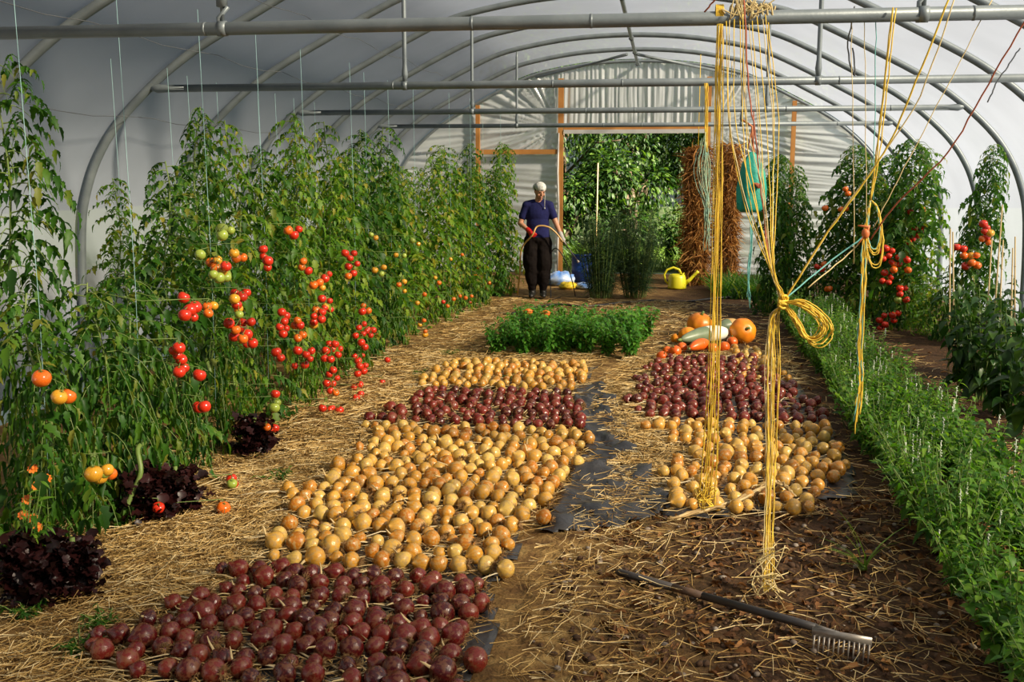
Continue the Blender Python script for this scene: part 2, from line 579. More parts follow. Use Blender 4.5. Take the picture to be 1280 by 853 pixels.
def soilmat():
    m, nt, N, L = mat('soil_and_chaff')
    o = N.new('ShaderNodeOutputMaterial')
    b = N.new('ShaderNodeBsdfPrincipled')
    b.inputs['Roughness'].default_value = .9
    b.inputs['Specular IOR Level'].default_value = .2
    L.new(b.outputs[0], o.inputs[0])
    tc = N.new('ShaderNodeTexCoord')
    n1 = N.new('ShaderNodeTexNoise'); n1.inputs['Scale'].default_value = 9; n1.inputs['Detail'].default_value = 9
    n2 = N.new('ShaderNodeTexNoise'); n2.inputs['Scale'].default_value = 45; n2.inputs['Detail'].default_value = 6
    n3 = N.new('ShaderNodeTexNoise'); n3.inputs['Scale'].default_value = 1.6; n3.inputs['Detail'].default_value = 5
    for n in (n1, n2, n3):
        L.new(tc.outputs['Object'], n.inputs['Vector'])
    soil = ramp(N, [(.3, (.022, .011, .006)), (.55, (.055, .027, .012)), (.75, (.11, .055, .022))])
    L.new(n2.outputs[0], soil.inputs[0])
    chaff = ramp(N, [(.3, (.10, .05, .018)), (.5, (.21, .12, .04)), (.7, (.34, .22, .08))])
    L.new(n1.outputs[0], chaff.inputs[0])
    sp = N.new('ShaderNodeSeparateXYZ')
    L.new(tc.outputs['Object'], sp.inputs[0])
    # trodden chaff lies over the aisle, bare soil towards the herb row
    ad = N.new('ShaderNodeMath'); ad.operation = 'MULTIPLY_ADD'; ad.inputs[1].default_value = 1.6; 
    L.new(n3.outputs[0], ad.inputs[0]); L.new(sp.outputs[0], ad.inputs[2])
    mr = N.new('ShaderNodeMapRange'); mr.inputs[1].default_value = .35; mr.inputs[2].default_value = 1.2
    mr.inputs[3].default_value = 1; mr.inputs[4].default_value = .05
    L.new(ad.outputs[0], mr.inputs[0])
    mx = N.new('ShaderNodeMixRGB')
    L.new(mr.outputs[0], mx.inputs[0]); L.new(soil.outputs[0], mx.inputs[1]); L.new(chaff.outputs[0], mx.inputs[2])
    L.new(mx.outputs[0], b.inputs['Base Color'])
    bp = N.new('ShaderNodeBump'); bp.inputs['Strength'].default_value = .8; bp.inputs['Distance'].default_value = .015
    L.new(n2.outputs[0], bp.inputs['Height']); L.new(bp.outputs[0], b.inputs['Normal'])
    return m


fl = MB().add(V, F).build('floor', soilmat())
kind(fl, 'structure')

# ------------------------------------------------------------------ cover and end wall
mb = MB()
cov = []
off = [Vector(((p.x - CX) * 1.012 + CX, 0, p.z * 1.012)) for p in ARCH]
yst = [-1.5, 0, 1.72] + HY[:]
yst[-1] = YE + .06
na = len(off)
ysub = []
for a, b in zip(yst, yst[1:]):
    ysub += [a + (b - a) * k / 4 for k in range(4)]
ysub.append(yst[-1])
for y in ysub:
    cov += [(p.x, y, p.z) for p in off]
Fc = [(j * na + i, j * na + i + 1, (j + 1) * na + i + 1, (j + 1) * na + i) for j in range(len(ysub) - 1) for i in range(na - 1)]
kind(mb.add(cov, Fc).build('ceiling', M['cover']), 'structure')

DL, DR, DT = PY(705, 200, YE).x, PY(882, 200, YE).x, PY(790, 166, YE).z
hub_l, hub_r = Vector((DL - .12, DT + .1)), Vector((DR + .12, DT + .1))


def pleat(x, z, zone):
    if zone == 'top':
        t = x * 17 + .6 * noise.noise(Vector((x * 2, z, 0)))
        return .035 * noise.noise(Vector((t, z * .35, 2))) + .012 * noise.noise(Vector((t * 3, z * .5, 8)))
    hx = hub_l if zone == 'left' else hub_r
    dx, dz = x - hx.x, z - hx.y
    a = math.atan2(dz, abs(dx))
    r = math.hypot(dx, dz)
    if z < DT - .35:
        return .035 * noise.noise(Vector((z * 13 + dx * .8, dx * .6, 5))) + .015 * noise.noise(Vector((z * 34 + dx * 2, dx, 8)))
    return min(1, r + .2) * (.06 * noise.noise(Vector((a * 19, r * .5, 5))) + .02 * noise.noise(Vector((a * 50, r * .6, 8))))


def gable(name, x0, x1, zone, z0fn, nu, nv):
    V, F = [], []
    for i in range(nu + 1):
        x = x0 + (x1 - x0) * i / nu
        zt, zb = arch_z(x) - .01, z0fn(x)
        for j in range(nv + 1):
            z = zb + max(zt - zb, .01) * j / nv
            V.append((x, YE + .05 + pleat(x, z, zone), z))
    for i in range(nu):
        for j in range(nv):
            a = i * (nv + 1) + j
            F.append((a, a + nv + 1, a + nv + 2, a + 1))
    kind(MB().add(V, F).build(name, M['gable']), 'structure')


gable('wall_back_left', CX - 4.38, DL - .05, 'left', lambda x: 0, 130, 150)
gable('wall_back_right', DR + .05, CX + 4.38, 'right', lambda x: 0, 130, 150)
gable('wall_back_top', DL - .05, DR + .05, 'top', lambda x: DT + .03, 170, 24)

# hoops
hn = ['foremost', 'second', 'third', 'fourth', 'fifth', 'sixth', 'seventh', 'eighth', 'ninth']
for i, y in enumerate(HY):
    if i == 0:
        continue
    back = 9 - i
    o = MB().tube([(p.x, 0, p.z) for p in ARCH], .036 if back else .028, 12).build('tunnel_hoop', M['steel'])
    o.location = (0, y, 0)
    lab = 'grey steel hoop in the plane of the end wall' if back == 0 else 'grey steel tunnel hoop, %s in front of the end wall' % nth(back)
    tag(o, lab, 'hoop', 'steel hoops of the tunnel')

o = MB().tube([(CX + .05, 2.4, 3.70), (CX + .05, YE, 3.70)], .026, 10)
for y in HY[1:]:
    for k in range(5):
        o.tube([(CX + .05 + .034 * math.cos(q * 1.1), y - .1 + k * .012, 3.70 + .034 * math.sin(q * 1.1)) for q in range(7)], .007, 4)
tag(o.build('ridge_tube', M['steel']), 'long grey ridge tube running under the top of all hoops', 'ridge tube')

for sg, w in ((-1, 'watered-plant side of the doorway'), (1, 'hanging-vine side of the doorway')):
    x1 = CX + sg * 1.75
    o = MB().tube([(CX + sg * .08, HY[-2], 3.68), (x1, YE - .06, arch_z(x1) - .06)], .024, 8).build('roof_brace', M['steel'])
    tag(o, 'slanting dark roof brace on the %s' % w, 'brace', 'roof braces')

# crop bars
BZ = {}


def crop_bar(i, hangers, lab):
    y = HY[i] - .005
    z = 2.49 if i > 1 else 2.468
    xl = CX - 3.72
    xr = CX + 3.72
    t = thing('crop_bar', lab, 'crop bar', (0, y, 0), 0, 'crop bars')
    m = MB().tube([(xl + .12, 0, z), (xr - .12, 0, z)], .031, 12)
    for k in (-2.2, -.9, -.35, .4, 1.3, 2.4):
        m.tube([(k, 0, z), (k + .012, 0, z)], .0325, 12)
    m.build('tube', M['steel'], t)
    for sg in (-1, 1):
        xe = xl if sg < 0 else xr
        MB().tube([(xe - sg * .30, 0, z), (xe - sg * .16, 0, z), (xe - sg * .06, 0, z), (xe + sg * .02, 0, z + .01)], [.031, .033, .042, .02], 10, flat=.9).build('end_clamp', M['steel'], t)
    for px in hangers:
        X = PY(px, 90, y).x
        zt = arch_z(X) - .02
        if i == 1:
            MB().tube([(X, 0, z + .03), (X, 0, zt)], .010, 8).box((X, 0, z + .16), (.045, .03, .12)).tube([(X - .02, 0, z - .035), (X - .02, 0, z + .05), (X + .03, 0, z + .1)], .012, 6).build('hanger', M['steel'], t)
        else:
            MB().tube([(X, 0, z + .02), (X, 0, z + .09), (X, 0, z + .16), (X, 0, zt - .1), (X, 0, zt)], [.016, .026, .018, .018, .010], 10).build('hanger', M['steel'], t)
        MB().tube([(X - .02, 0, z), (X + .02, 0, z)], .036, 12).build('clip', M['steel'], t)
    return z


crop_bar(1, (281, 1150), 'thick grey crop bar with the yellow twine tied round it')
crop_bar(3, (506, 1023), 'second grey crop bar from the camera, teal twine hanging off it')
crop_bar(5, (590, 960), 'third grey crop bar, the one above the seated pumpkins')
crop_bar(7, (646, 929), 'crop bar closest to the end wall, in front of the door lintel')
ZB = 2.49

# end wall timbers
def post(px, ztop, lab, w=.085):
    X = PY(px, 200, YE).x
    o = MB().box((0, 0, ztop / 2 - .05), (w, .06, ztop + .1)).build('timber_post', M['wood'], None, False)
    o.location = (X, YE - .04, 0)
    tag(o, lab, 'post', 'timber posts of the end wall')
    return X


xa = post(598, arch_z(PY(598, 200, YE).x) - .05, 'orange timber post behind the far end of the tomato row', .075)
xb = post(701, 3.47, 'tall orange door post beside the person', .095)
xc = post(884, 3.47, 'orange door post behind the hanging brown vines')
xd = post(990, arch_z(PY(990, 200, YE).x) - .05, 'orange timber post above the tall plants past the green bag', .075)
o = MB().box(((xa + xb) / 2, YE - .045, PY(650, 190, YE).z), (xb - xa - .1, .045, .085)).build('timber_rail', M['wood'], None, False)
tag(o, 'short orange timber rail level between two posts above the person', 'rail')
t = thing('door_lintel', 'long lintel over the open doorway, timber above a white batten', 'lintel', (0, YE - .05, 0))
MB().box(((DL + DR) / 2, 0, DT + .085), (DR - DL, .05, .06)).build('beam', M['wood'], t, False)
MB().box(((DL + DR) / 2, -.01, DT + .02), (DR - DL, .05, .07)).build('batten', M['whitestrip'], t, False)
o = MB().tube([(DL - .09, YE - .05, DT), (DL - .11, YE - .06, 1.8), (DL - .085, YE - .06, 1.2), (DL - .1, YE - .06, .5), (DL - .1, YE - .05, .02)], [.03, .05, .035, .05, .03], 7, flat=.5)
tag(o.build('polythene_roll', M['whitestrip']), 'bunched white polythene edge rolled against the door post', 'polythene edge')

# ------------------------------------------------------------------ outside
def grass_blades(n, x0, x1, y0, y1, h0, h1, seed, zf=lambda x, y: 0):
    rg = random.Random(seed)
    Ms = []
    for _ in range(n):
        x, y = rg.uniform(x0, x1), rg.uniform(y0, y1)
        a = rg.uniform(0, 6.28)
        l = rg.uniform(.2, .8)
        Ms.append(orient(Vector((x, y, zf(x, y))), (math.cos(a) * l, math.sin(a) * l, 1), rg.uniform(h0, h1), rg.uniform(-1, 1), 1.4))
    return MB().cloud(T_BLADE, Ms)


o = MB()
o.add([(x, y, -.03 + .05 * noise.noise(Vector((x * .4, y * .4, 0)))) for y in np.linspace(19.14, 60, 30) for x in np.linspace(-30, 30, 30)],
      [(j * 30 + i, j * 30 + i + 1, j * 30 + 31 + i, j * 30 + 30 + i) for j in range(29) for i in range(29)])
kind(o.build('lawn', simple('meadow_ground', (.035, .07, .014), (.06, .09, .02), .9, 2)), 'structure')
o = MB()
for sx in (-1, 1):
    o.add([(CX + sx * 4.5, -300, -.04), (CX + sx * 400, -300, -.04), (CX + sx * 400, 19, -.04), (CX + sx * 4.5, 19, -.04)], [(0, 1, 2, 3)])
kind(o.build('lawn_beside_tunnel', simple('meadow_side_ground', (.06, .065, .05), (.075, .08, .06), .9, 2)), 'structure')
kind(grass_blades(3500, -2.2, 2.6, 19.6, 23.6, .12, .38, 5).build('meadow_grass', M['grass']), 'stuff')


def tree(loc, h, w, nl, seed, lab, ls=.115, bushy=0.0):
    rg = random.Random(seed)
    t = thing('broadleaf_tree', lab, 'tree', loc, 0, 'trees beyond the doorway')
    tr = MB().tube([(0, 0, -.05), (.05, 0, h * .4), (-.05, .1, h * .8)], [.12, .09, .03], 8)
    Ms = []
    blobs = []
    for k in range(16):
        a, rr = rg.uniform(0, 6.28), w * math.sqrt(rg.random()) * .75
        z = h * rg.uniform(.12 if bushy else .22, .88)
        c = Vector((rr * math.cos(a), rr * math.sin(a), z))
        blobs.append((c, w * rg.uniform(.32, .55)))
        tr.tube([(0, 0, max(.1, z - .9)), c * .6 + Vector((0, 0, z * .38)), c], [.04, .025, .012], 5)
    for _ in range(nl):
        c, r = rg.choice(blobs)
        d = Vector((rg.gauss(0, 1), rg.gauss(0, 1), rg.gauss(0, 1))).normalized()
        p = c + d * r * rg.uniform(.65, 1.05)
        p.z = max(p.z, .05)
        dd = d + Vector((rg.uniform(-.7, .7), rg.uniform(-.7, .7), -.5))
        Ms.append(orient(p, dd, ls * rg.uniform(.6, 1.3), rg.uniform(-.8, .8)))
    tr.build('trunk', M['bark'], t)
    MB().cloud(T_TREE, Ms).build('foliage', M['tree'], t)


p = PY(745, 300, 24.5)
tree((p.x - .9, 25, 0), 5.2, 2.3, 12000, 21, 'dark broad-leaved tree seen through the doorway beside its timber post')
p = PY(800, 300, 26.5)
tree((p.x, 30.0, 0), 6.2, 2.6, 12000, 22, 'dark broad-leaved tree filling the middle of the open doorway')
p = PY(870, 300, 25.5)
tree((p.x + .8, 25.6, 0), 5.0, 2.3, 11000, 23, 'dark broad-leaved tree seen through the doorway behind the hanging vines')
tree((8.6, -1.0, 0), 8.6, 2.1, 1300, 29, 'unseen tree added outside beyond the herb row to shade the near soil', .2)  # out-of-view tree, added only to shade the foreground
p = PY(788, 300, 23)
tree((p.x, 23.4, 0), 2.3, 1.1, 3000, 24, 'lighter green low bush in the doorway just above the feathery plants', .13, 1)
p = PY(712, 300, 22)
tree((p.x - .2, 22.8, 0), 1.7, .9, 2200, 26, 'low green bush outside close beside the door post', .12, 1)


def leafy_clump(name, lab, cat, loc, tmpl, matn, nst, h, spread, nleaf, ls, seed, group=None, droop=.6, parent_stem=True, flowers=None, wid=1.0):
    """several stems with leaves along them"""
    rg = random.Random(seed)
    t = thing(name, lab, cat, loc, rg.uniform(0, 6.28), group)
    a, b, c = clump_meshes(tmpl, matn, nst, h, spread, nleaf, ls, rg, droop, flowers, wid)
    link('stems', a, t)
    link('foliage', b, t)
    for f in c:
        link('flower_spike', f, t)
    return t


def clump_meshes(tmpl, matn, nst, h, spread, nleaf, ls, rg, droop=.6, flowers=None, wid=1.0):
    st, Ms, Fs = MB(), [], []
    for i in range(nst):
        a, rr = rg.uniform(0, 6.28), rg.uniform(0, .35)
        hh = h * rg.uniform(.65, 1.05)
        sp = spread * math.sqrt(rg.random())
        pts = []
        for k in range(6):
            t = k / 5
            pts.append(Vector((math.cos(a) * sp * (rr + (1 - rr) * t ** 1.2), math.sin(a) * sp * (rr + (1 - rr) * t ** 1.2), hh * t)))
        st.tube(pts, [.004, .0035, .003, .0025, .002, .0015], 4, 0, False)
        az = rg.uniform(0, 6)
        for q in range(nleaf):
            t = .15 + .85 * (q + rg.random()) / nleaf
            k = min(t, .999) * 5
            j = int(k)
            p = pts[j].lerp(pts[j + 1], k - j)
            az += 1.9
            Ms.append(orient(p, (math.cos(az), math.sin(az), rg.uniform(-droop, .7)), ls * rg.uniform(.6, 1.25) * (1.1 - .4 * t), rg.uniform(-.5, .5), wid))
        if flowers and rg.random() < .55:
            p = pts[-1]
            F1 = MB().tube([p + Vector((0, 0, -.02)), p + Vector((0, 0, .055))], .002, 4)
            for q in range(8):
                d = Vector((rg.gauss(0, 1), rg.gauss(0, 1), rg.gauss(0, 1))).normalized() * .0055
                F1.ball(p + Vector((0, 0, q * .008)) + d, .0036, 5, 3)
            if len(Fs) < 3:
                Fs.append(F1.mesh('flower_spike', M[flowers]))
    return st.mesh('stems', M['stem']), MB().cloud(tmpl, Ms).mesh('foliage', M[matn]), Fs


p = G(838, 322)
leafy_clump('broadleaf_weed', 'bright leafy green plant on the sunlit grass outside the doorway', 'plant', (p.x + .1, 21.3, 0), T_OVATE, 'tree', 30, 1.15, .55, 12, .17, 31)
o = MB().tube([(0, 0, -.05), (.02, 0, 1.0), (.03, 0, 2.0)], .013, 6).build('wooden_stake', M['cane'])
o.location = (PY(745, 250, 21).x, 21, 0)
tag(o, 'thin upright stake outside, rising behind the feathery dark plants', 'stake')


def feathery(loc, h, w, seed, lab):
    rg = random.Random(seed)
    t = thing('feathery_plant', lab, 'plant', loc, 0, 'feathery plants in front of the doorway')
    st, fo = MB(), []
    for i in range(58):
        a = rg.uniform(0, 6.28)
        sp = w * math.sqrt(rg.random())
        hh = h * rg.uniform(.6, 1.02)
        pts = [Vector((math.cos(a) * sp * (.4 + .6 * u), math.sin(a) * sp * (.4 + .6 * u), hh * u)) for u in (0, .25, .5, .75, 1)]
        st.tube(pts, [.005, .0045, .004, .003, .0015], 4, 0, False)
        for q in range(120):
            u = rg.uniform(.08, 1)
            k = min(u, .999) * 4
            j = int(k)
            p = pts[j].lerp(pts[j + 1], k - j)
            b = rg.uniform(0, 6.28)
            fo.append(orient(p, (math.cos(b), math.sin(b), rg.uniform(-.3, .9)), rg.uniform(.07, .18), rg.uniform(-1, 1), .9))
    st.build('stems', M['stem'], t)
    MB().cloud(T_BLADE, fo).build('fronds', M['fern'], t)


p = G(760, 372)
feathery((p.x - .10, p.y, 0), 1.22, .40, 41, 'dark feathery plant beside the blue barrel')
p = G(792, 373)
feathery((p.x + .02, p.y + .15, 0), 1.3, .40, 42, 'dark feathery plant on the watering can side of its twin')

# barrel, bags, watering can, hose
p = G(727, 352)
t = thing('blue_barrel', 'small blue plastic barrel of cut stems by the door post', 'barrel', (p.x, p.y, 0))
MB().lathe([(.14, 0), (.16, .01), (.17, .17), (.175, .18), (.175, .20), (.17, .21), (.17, .43), (.18, .44), (.18, .47), (.165, .47), (.16, .43), (.15, .03)], 24).build('body', M['blue'], t)
MB().cloud(T_BLADE, [orient(Vector((rnd.uniform(-.1, .1), rnd.uniform(-.1, .1), .3)), (rnd.uniform(-.4, .4), rnd.uniform(-.4, .4), 1), rnd.uniform(.2, .45), rnd.uniform(-1, 1), 2) for _ in range(70)]).build('cut_stems', M['leaf2'], t)


def sack(loc, size, rz, seed, m, lab, name):
    def fn(p, q, i):
        d = noise.noise(p * 7 + Vector((seed, 0, 0))) * .3
        return Vector((p.x * size[0] * (1 + d), p.y * size[1] * (1 + d), max(0.0, p.z) * size[2] * (1 + d)))
    pr = [(math.sin(PI * k / 12) * .95 + .05, -.15 + .6 * (1 - math.cos(PI * k / 12))) for k in range(13)]
    o = MB().lathe(pr, 26, 0, None, fn).build(name, m)
    o.location = loc
    o.rotation_euler = (0, 0, rz)
    tag(o, lab, 'bag', 'plastic bags by the door post')


p = G(699, 357)
sack((p.x, p.y + .1, 0), (.24, .2, .2), .3, 3, M['bagblue'], 'crumpled blue and white plastic bag on the ground by the person', 'plastic_bag')
p = G(713, 359)
sack((p.x - .02, p.y - .25, 0), (.15, .13, .10), .8, 9, M['bagyellow'], 'small yellow plastic bag lying against the blue bag', 'plastic_bag')
p = G(731, 360)
sack((p.x, p.y - .1, 0), (.16, .14, .09), 1.8, 15, M['bagblue'], 'flat blue plastic bag under the feathery plant', 'plastic_bag')

p = G(846, 361)
t = thing('watering_can', 'yellow plastic watering can with its spout towards the hanging vines', 'watering can', (p.x, p.y, 0), .12)
MB().lathe([(.12, 0), (.145, .01), (.145, .03), (.135, .18), (.12, .22), (.11, .225), (.10, .215), (.02, .21)], 24).build('body', M['canyellow'], t)
MB().tube([(.11, 0, .07), (.2, 0, .14), (.30, 0, .25), (.33, 0, .275)], [.04, .028, .022, .03], 10).build('spout', M['canyellow'], t)
MB().tube([(.07, 0, .22), (.03, 0, .30), (-.06, 0, .335), (-.16, 0, .30), (-.205, 0, .22), (-.18, 0, .12), (-.13, 0, .07)], .017, 8).build('handle', M['canyellow'], t)
MB().tube([(.06, -.1, .205), (.105, 0, .245), (.06, .1, .205)], .012, 6).build('rim_bridge', M['canyellow'], t)

pts = [G(px, py, .018) for px, py in ((640, 392), (690, 381), (730, 383), (775, 379), (820, 376), (860, 377), (905, 372), (960, 372))]
o = MB().tube(catmull(pts, 5), .016, 6)
tag(o.build('irrigation_hose', M['blackhose']), 'black hose lying across the soil behind the basil patch', 'hose')

# ------------------------------------------------------------------ onions
OPR = [(0.02, -.80), (.17, -.83), (.34, -.80), (.58, -.69), (.83, -.42), (.97, -.12), (1, .06), (.96, .30), (.82, .56), (.6, .76), (.38, .90), (.24, 1.0), (.16, 1.09), (.11, 1.18), (.02, 1.2)]


def onion_mesh(name, seed, m, n=18, prof=OPR):
    rg = random.Random(seed)
    sx, sz = rg.uniform(.93, 1.05), rg.uniform(.86, 1.06)

    def fn(p, q, i):
        d = 1 + .05 * noise.noise(Vector((p.x * 1.4 + seed, p.y * 1.4, p.z * 1.4))) + .012 * math.sin(q * 9 + seed)
        return Vector((p.x * d * sx, p.y * d, p.z * sz * d))
    return MB().lathe(prof, n, 0, None, fn).mesh(name, m)


def root_mesh(seed):
    rg = random.Random(seed)
    mb = MB()
    for _ in range(70):
        a = rg.uniform(0, 6.28)
        d = Vector((math.cos(a), math.sin(a), rg.uniform(-1.1, -.3)))
        p = Vector((math.cos(a) * .12, math.sin(a) * .12, -.78))
        q = p + d * rg.uniform(.2, .55)
        mb.tube([p, q, q + Vector((rg.uniform(-.25, .25), rg.uniform(-.25, .25), rg.uniform(-.25, .05)))], [.03, .024, .010], 3, 0, False)
    return mb.mesh('root_tuft', M['roots'])


def neck_mesh(seed):
    rg = random.Random(seed)
    mb = MB()
    for k in range(1):
        b = Vector((rg.uniform(-.5, .5), rg.uniform(-.5, .5), 0))
        L = rg.uniform(.5, 1.5)
        mb.tube([(0, 0, 1.02), b * .2 + Vector((0, 0, 1.25)), b * 1.0 + Vector((0, 0, 1.2 + L * .5)), b * 1.9 + Vector((rg.uniform(-.4, .4), rg.uniform(-.4, .4), 1.15 + L * .85))], [.15, .12, .09, .03], 6, 0, True, .45)
    return mb.mesh('dry_neck', M['drystalk'])


YM = [onion_mesh('yellow_onion', 100 + i, M['yonion']) for i in range(6)]
RM = [onion_mesh('red_onion', 200 + i, M['ronion']) for i in range(6)]
ROOT = [root_mesh(300 + i) for i in range(4)]
NECK = [neck_mesh(320 + i) for i in range(5)]


def lerp_tab(tab, y):
    if y <= tab[0][0]:
        return tab[0][1]
    for (a, u), (b, v) in zip(tab, tab[1:]):
        if y <= b:
            return u + (v - u) * (y - a) / (b - a)
    return tab[-1][1]


def bed(x0tab, x1tab, y0, y1, dx, dy, rmean, seed, ragged=.12, keep=1.0):
    """rows of bulbs: list of dicts with row and place counted from the sheet-side end"""
    rg = random.Random(seed)
    out = []
    nrow = int(round((y1 - y0) / dy)) + 1
    for r in range(nrow):
        yb = y0 + (y1 - y0) * r / max(1, nrow - 1)
        xa, xb = lerp_tab(x0tab, yb) + rg.uniform(-ragged, ragged), lerp_tab(x1tab, yb) + rg.uniform(-ragged, ragged) * .5
        n = max(2, int((xb - xa) / dx))
        for k in range(n):
            if rg.random() > keep:
                continue
            rad = rmean * rg.choice((.78, .9, 1, 1, 1.06, 1.16)) * rg.uniform(.95, 1.05)
            out.append(dict(row=r, k=k, x=xa + (k + .5) * (xb - xa) / n + rg.uniform(-.025, .025), y=yb + rg.uniform(-.035, .035), r=rad, rg=rg.random()))
    return out


def relax(L, it=40):
    P = np.array([(o['x'], o['y']) for o in L])
    R = np.array([o['r'] for o in L])
    for _ in range(it):
        d = P[:, None] - P[None]
        D = np.sqrt((d ** 2).sum(-1)) + np.eye(len(P)) * 9
        need = (R[:, None] + R[None]) * .97
        ov = np.clip(need - D, 0, None)
        ov[D > 1] = 0
        P += (d / D[..., None] * ov[..., None]).sum(1) * .35
    for o, p in zip(L, P):
        o['x'], o['y'] = p
    return L


def gx(px, py):
    q = G(px, py)
    return (q.y, q.x)


def tab(*pp):
    return sorted(gx(*q) for q in pp)


LX = tab((108, 853), (115, 825), (255, 745), (325, 690), (360, 640), (420, 590), (470, 555), (440, 540), (490, 520), (520, 500), (545, 475), (560, 458))
RX = tab((585, 853), (610, 760), (640, 690), (690, 640), (735, 570), (725, 520), (722, 495), (740, 465), (745, 455))
yv = lambda py: G(600, py).y
F_red = bed(LX, RX, yv(925), yv(742), .086, .118, .044, 1)
F_yel = bed(LX, RX, yv(722), yv(545), .088, .148, .0435, 2)
B_red = bed(LX, RX, yv(535), yv(496), .088, .15, .042, 3)
B_yel = bed(LX, RX, yv(488), yv(459), .088, .16, .043, 4)
LX2 = tab((828, 640), (832, 600), (845, 560), (805, 545), (790, 515), (800, 480), (830, 452), (840, 440))
RX2 = tab((1010, 632), (1058, 600), (1060, 570), (1035, 535), (1012, 500), (985, 475), (968, 450), (955, 425))
R_yel = bed(LX2, RX2, yv(628), yv(528), .088, .15, .043, 5)
R_red = bed(LX2, [(a, b - (.18 if a > 8.6 else 0)) for a, b in RX2], yv(519), yv(446), .094, .155, .042, 6)
AX = [(a, b) for a, b in RX2]
R_tan = bed([(a, b - .42) for a, b in RX2], RX2, yv(468), yv(432), .095, .17, .036, 8, .05, .9)
for L in (F_red, F_yel, B_red, B_yel, R_yel, R_red, R_tan):
    relax(L)
where = {
    'fr': (F_red, 'red onion, {k} from the black sheet, {r} row of the front red band', 'red'),
    'fy': (F_yel, 'golden onion, {k} from the black sheet, {r} row behind the front red onions', 'yellow'),
    'br': (B_red, 'red onion, {k} from the black sheet, {r} row of the middle red band', 'red'),
    'by': (B_yel, 'golden onion, {k} from the black sheet, {r} row of the band below the basil', 'yellow'),
    'ry': (R_yel, 'golden onion, {k} from the herb row, {r} row of the bed behind the rake', 'yellow'),
    'rr': (R_red, 'red onion, {k} from the herb row, {r} row of the bed before the pumpkins', 'red'),
    'rt': (R_tan, '', 'yellow'),
}
groups = {'fr': 'red onions in the front band', 'fy': 'golden onions in the long bed', 'br': 'red onions in the middle band', 'by': 'golden onions in the band below the basil',
          'ry': 'golden onions in the bed behind the rake', 'rr': 'red onions before the pumpkins', 'rt': ''}
ALL = []
for key, (L, fmt, col) in where.items():
    for o in L:
        o['key'] = key
        ALL.append(o)
rows = {}
for o in ALL:
    rows.setdefault((o['key'], o['row']), []).append(o)
for rr in rows.values():
    rr.sort(key=lambda o: -o['x'])
    for i, o in enumerate(rr):
        o['place'] = i + 1


def oquat(o):
    rg = random.Random(int(o['rg'] * 1e6))
    az = PI + rg.gauss(.0, .8)        # the dry tops trail to one side
    el = rg.uniform(-.25, .75)
    d = Vector((math.cos(az) * math.cos(el), math.sin(az) * math.cos(el), math.sin(el)))
    return d.to_track_quat('Z', 'Y') @ Euler((0, 0, rg.uniform(0, 6.28))).to_quaternion()


for col, meshes, nm in (('yellow', YM, 'yellow_onion'), ('red', RM, 'red_onion')):
    L = sorted([o for o in ALL if where[o['key']][2] == col and o['key'] != 'rt'], key=lambda o: o['y'] ** 2 + o['x'] ** 2)
    seen = [o for o in L if o['y'] > 3.22]
    near, rest = seen[:300], seen[300:] + [o for o in L if o['y'] <= 3.5][:0] + ([o for o in ALL if o['key'] == 'rt'] if col == 'yellow' else [])
    for i, o in enumerate(near):
        rg = random.Random(int(o['rg'] * 1e6) + 5)
        ob = link(nm, meshes[i % len(meshes)])
        ob.rotation_mode = 'QUATERNION'
        ob.rotation_quaternion = oquat(o)
        ob.scale = (o['r'],) * 3
        ob.location = (o['x'], o['y'], o['r'] * .86 + .012)
        if o['y'] < 5.8 or o['r'] > .047:
            if rg.random() < .8:
                link('root_tuft', ROOT[i % 4], ob)
            if rg.random() < .45:
                link('dry_neck', NECK[i % 5], ob)
        tag(ob, where[o['key']][1].format(k=nth(o['place']), r=nth(o['row'] + 1)), 'onion', groups[o['key']])
    V, F = [], []
    mb = MB()
    lows = [onion_mesh('low', 400 + i, None if 0 else M['yonion'], 12) for i in range(3)]
    tm = []
    for me in lows:
        tm.append((np.array([v.co[:] for v in me.vertices]), [tuple(pp.vertices) for pp in me.polygons]))
    for i, o in enumerate(rest):
        Mx = Matrix.Translation((o['x'], o['y'], o['r'] * .86 + .012)) @ oquat(o).to_matrix().to_4x4() @ Matrix.Scale(o['r'], 4)
        mb.cloud(tm[i % 3], [Mx])
    # the skin pattern is laid out in bulb radii, so the mesh is stored in that unit
    mb.v = [tuple(c / .043 for c in v) for v in mb.v]
    ob = mb.build('mass_of_' + nm + 's', M['yonion' if col == 'yellow' else 'ronion'])
    ob.scale = (.043,) * 3
    kind(ob, 'stuff')

# dry tops of the onions between the rows: uncountable
rg = random.Random(77)
mb = MB()
for o in ALL:
    for _ in range(2 if o['y'] < 7 else 1):
        L = rg.uniform(.12, .32)
        a = PI + rg.gauss(0, .35)
        p = Vector((o['x'], o['y'], .02 + rg.uniform(0, .02)))
        d = Vector((math.cos(a), math.sin(a), 0))
        sd = Vector((-d.y, d.x, 0)) * rg.uniform(-.05, .05)
        mb.tube([p, p + d * L * .35 + sd * .5 + Vector((0, 0, rg.uniform(-.005, .015))), p + d * L * .7 + sd, p + d * L + sd * 1.5 + Vector((0, 0, -.008))], [.004, .005, .004, .0012], 5, 0, True, .5)
kind(mb.build('dry_onion_tops', M['drystalk']), 'stuff')

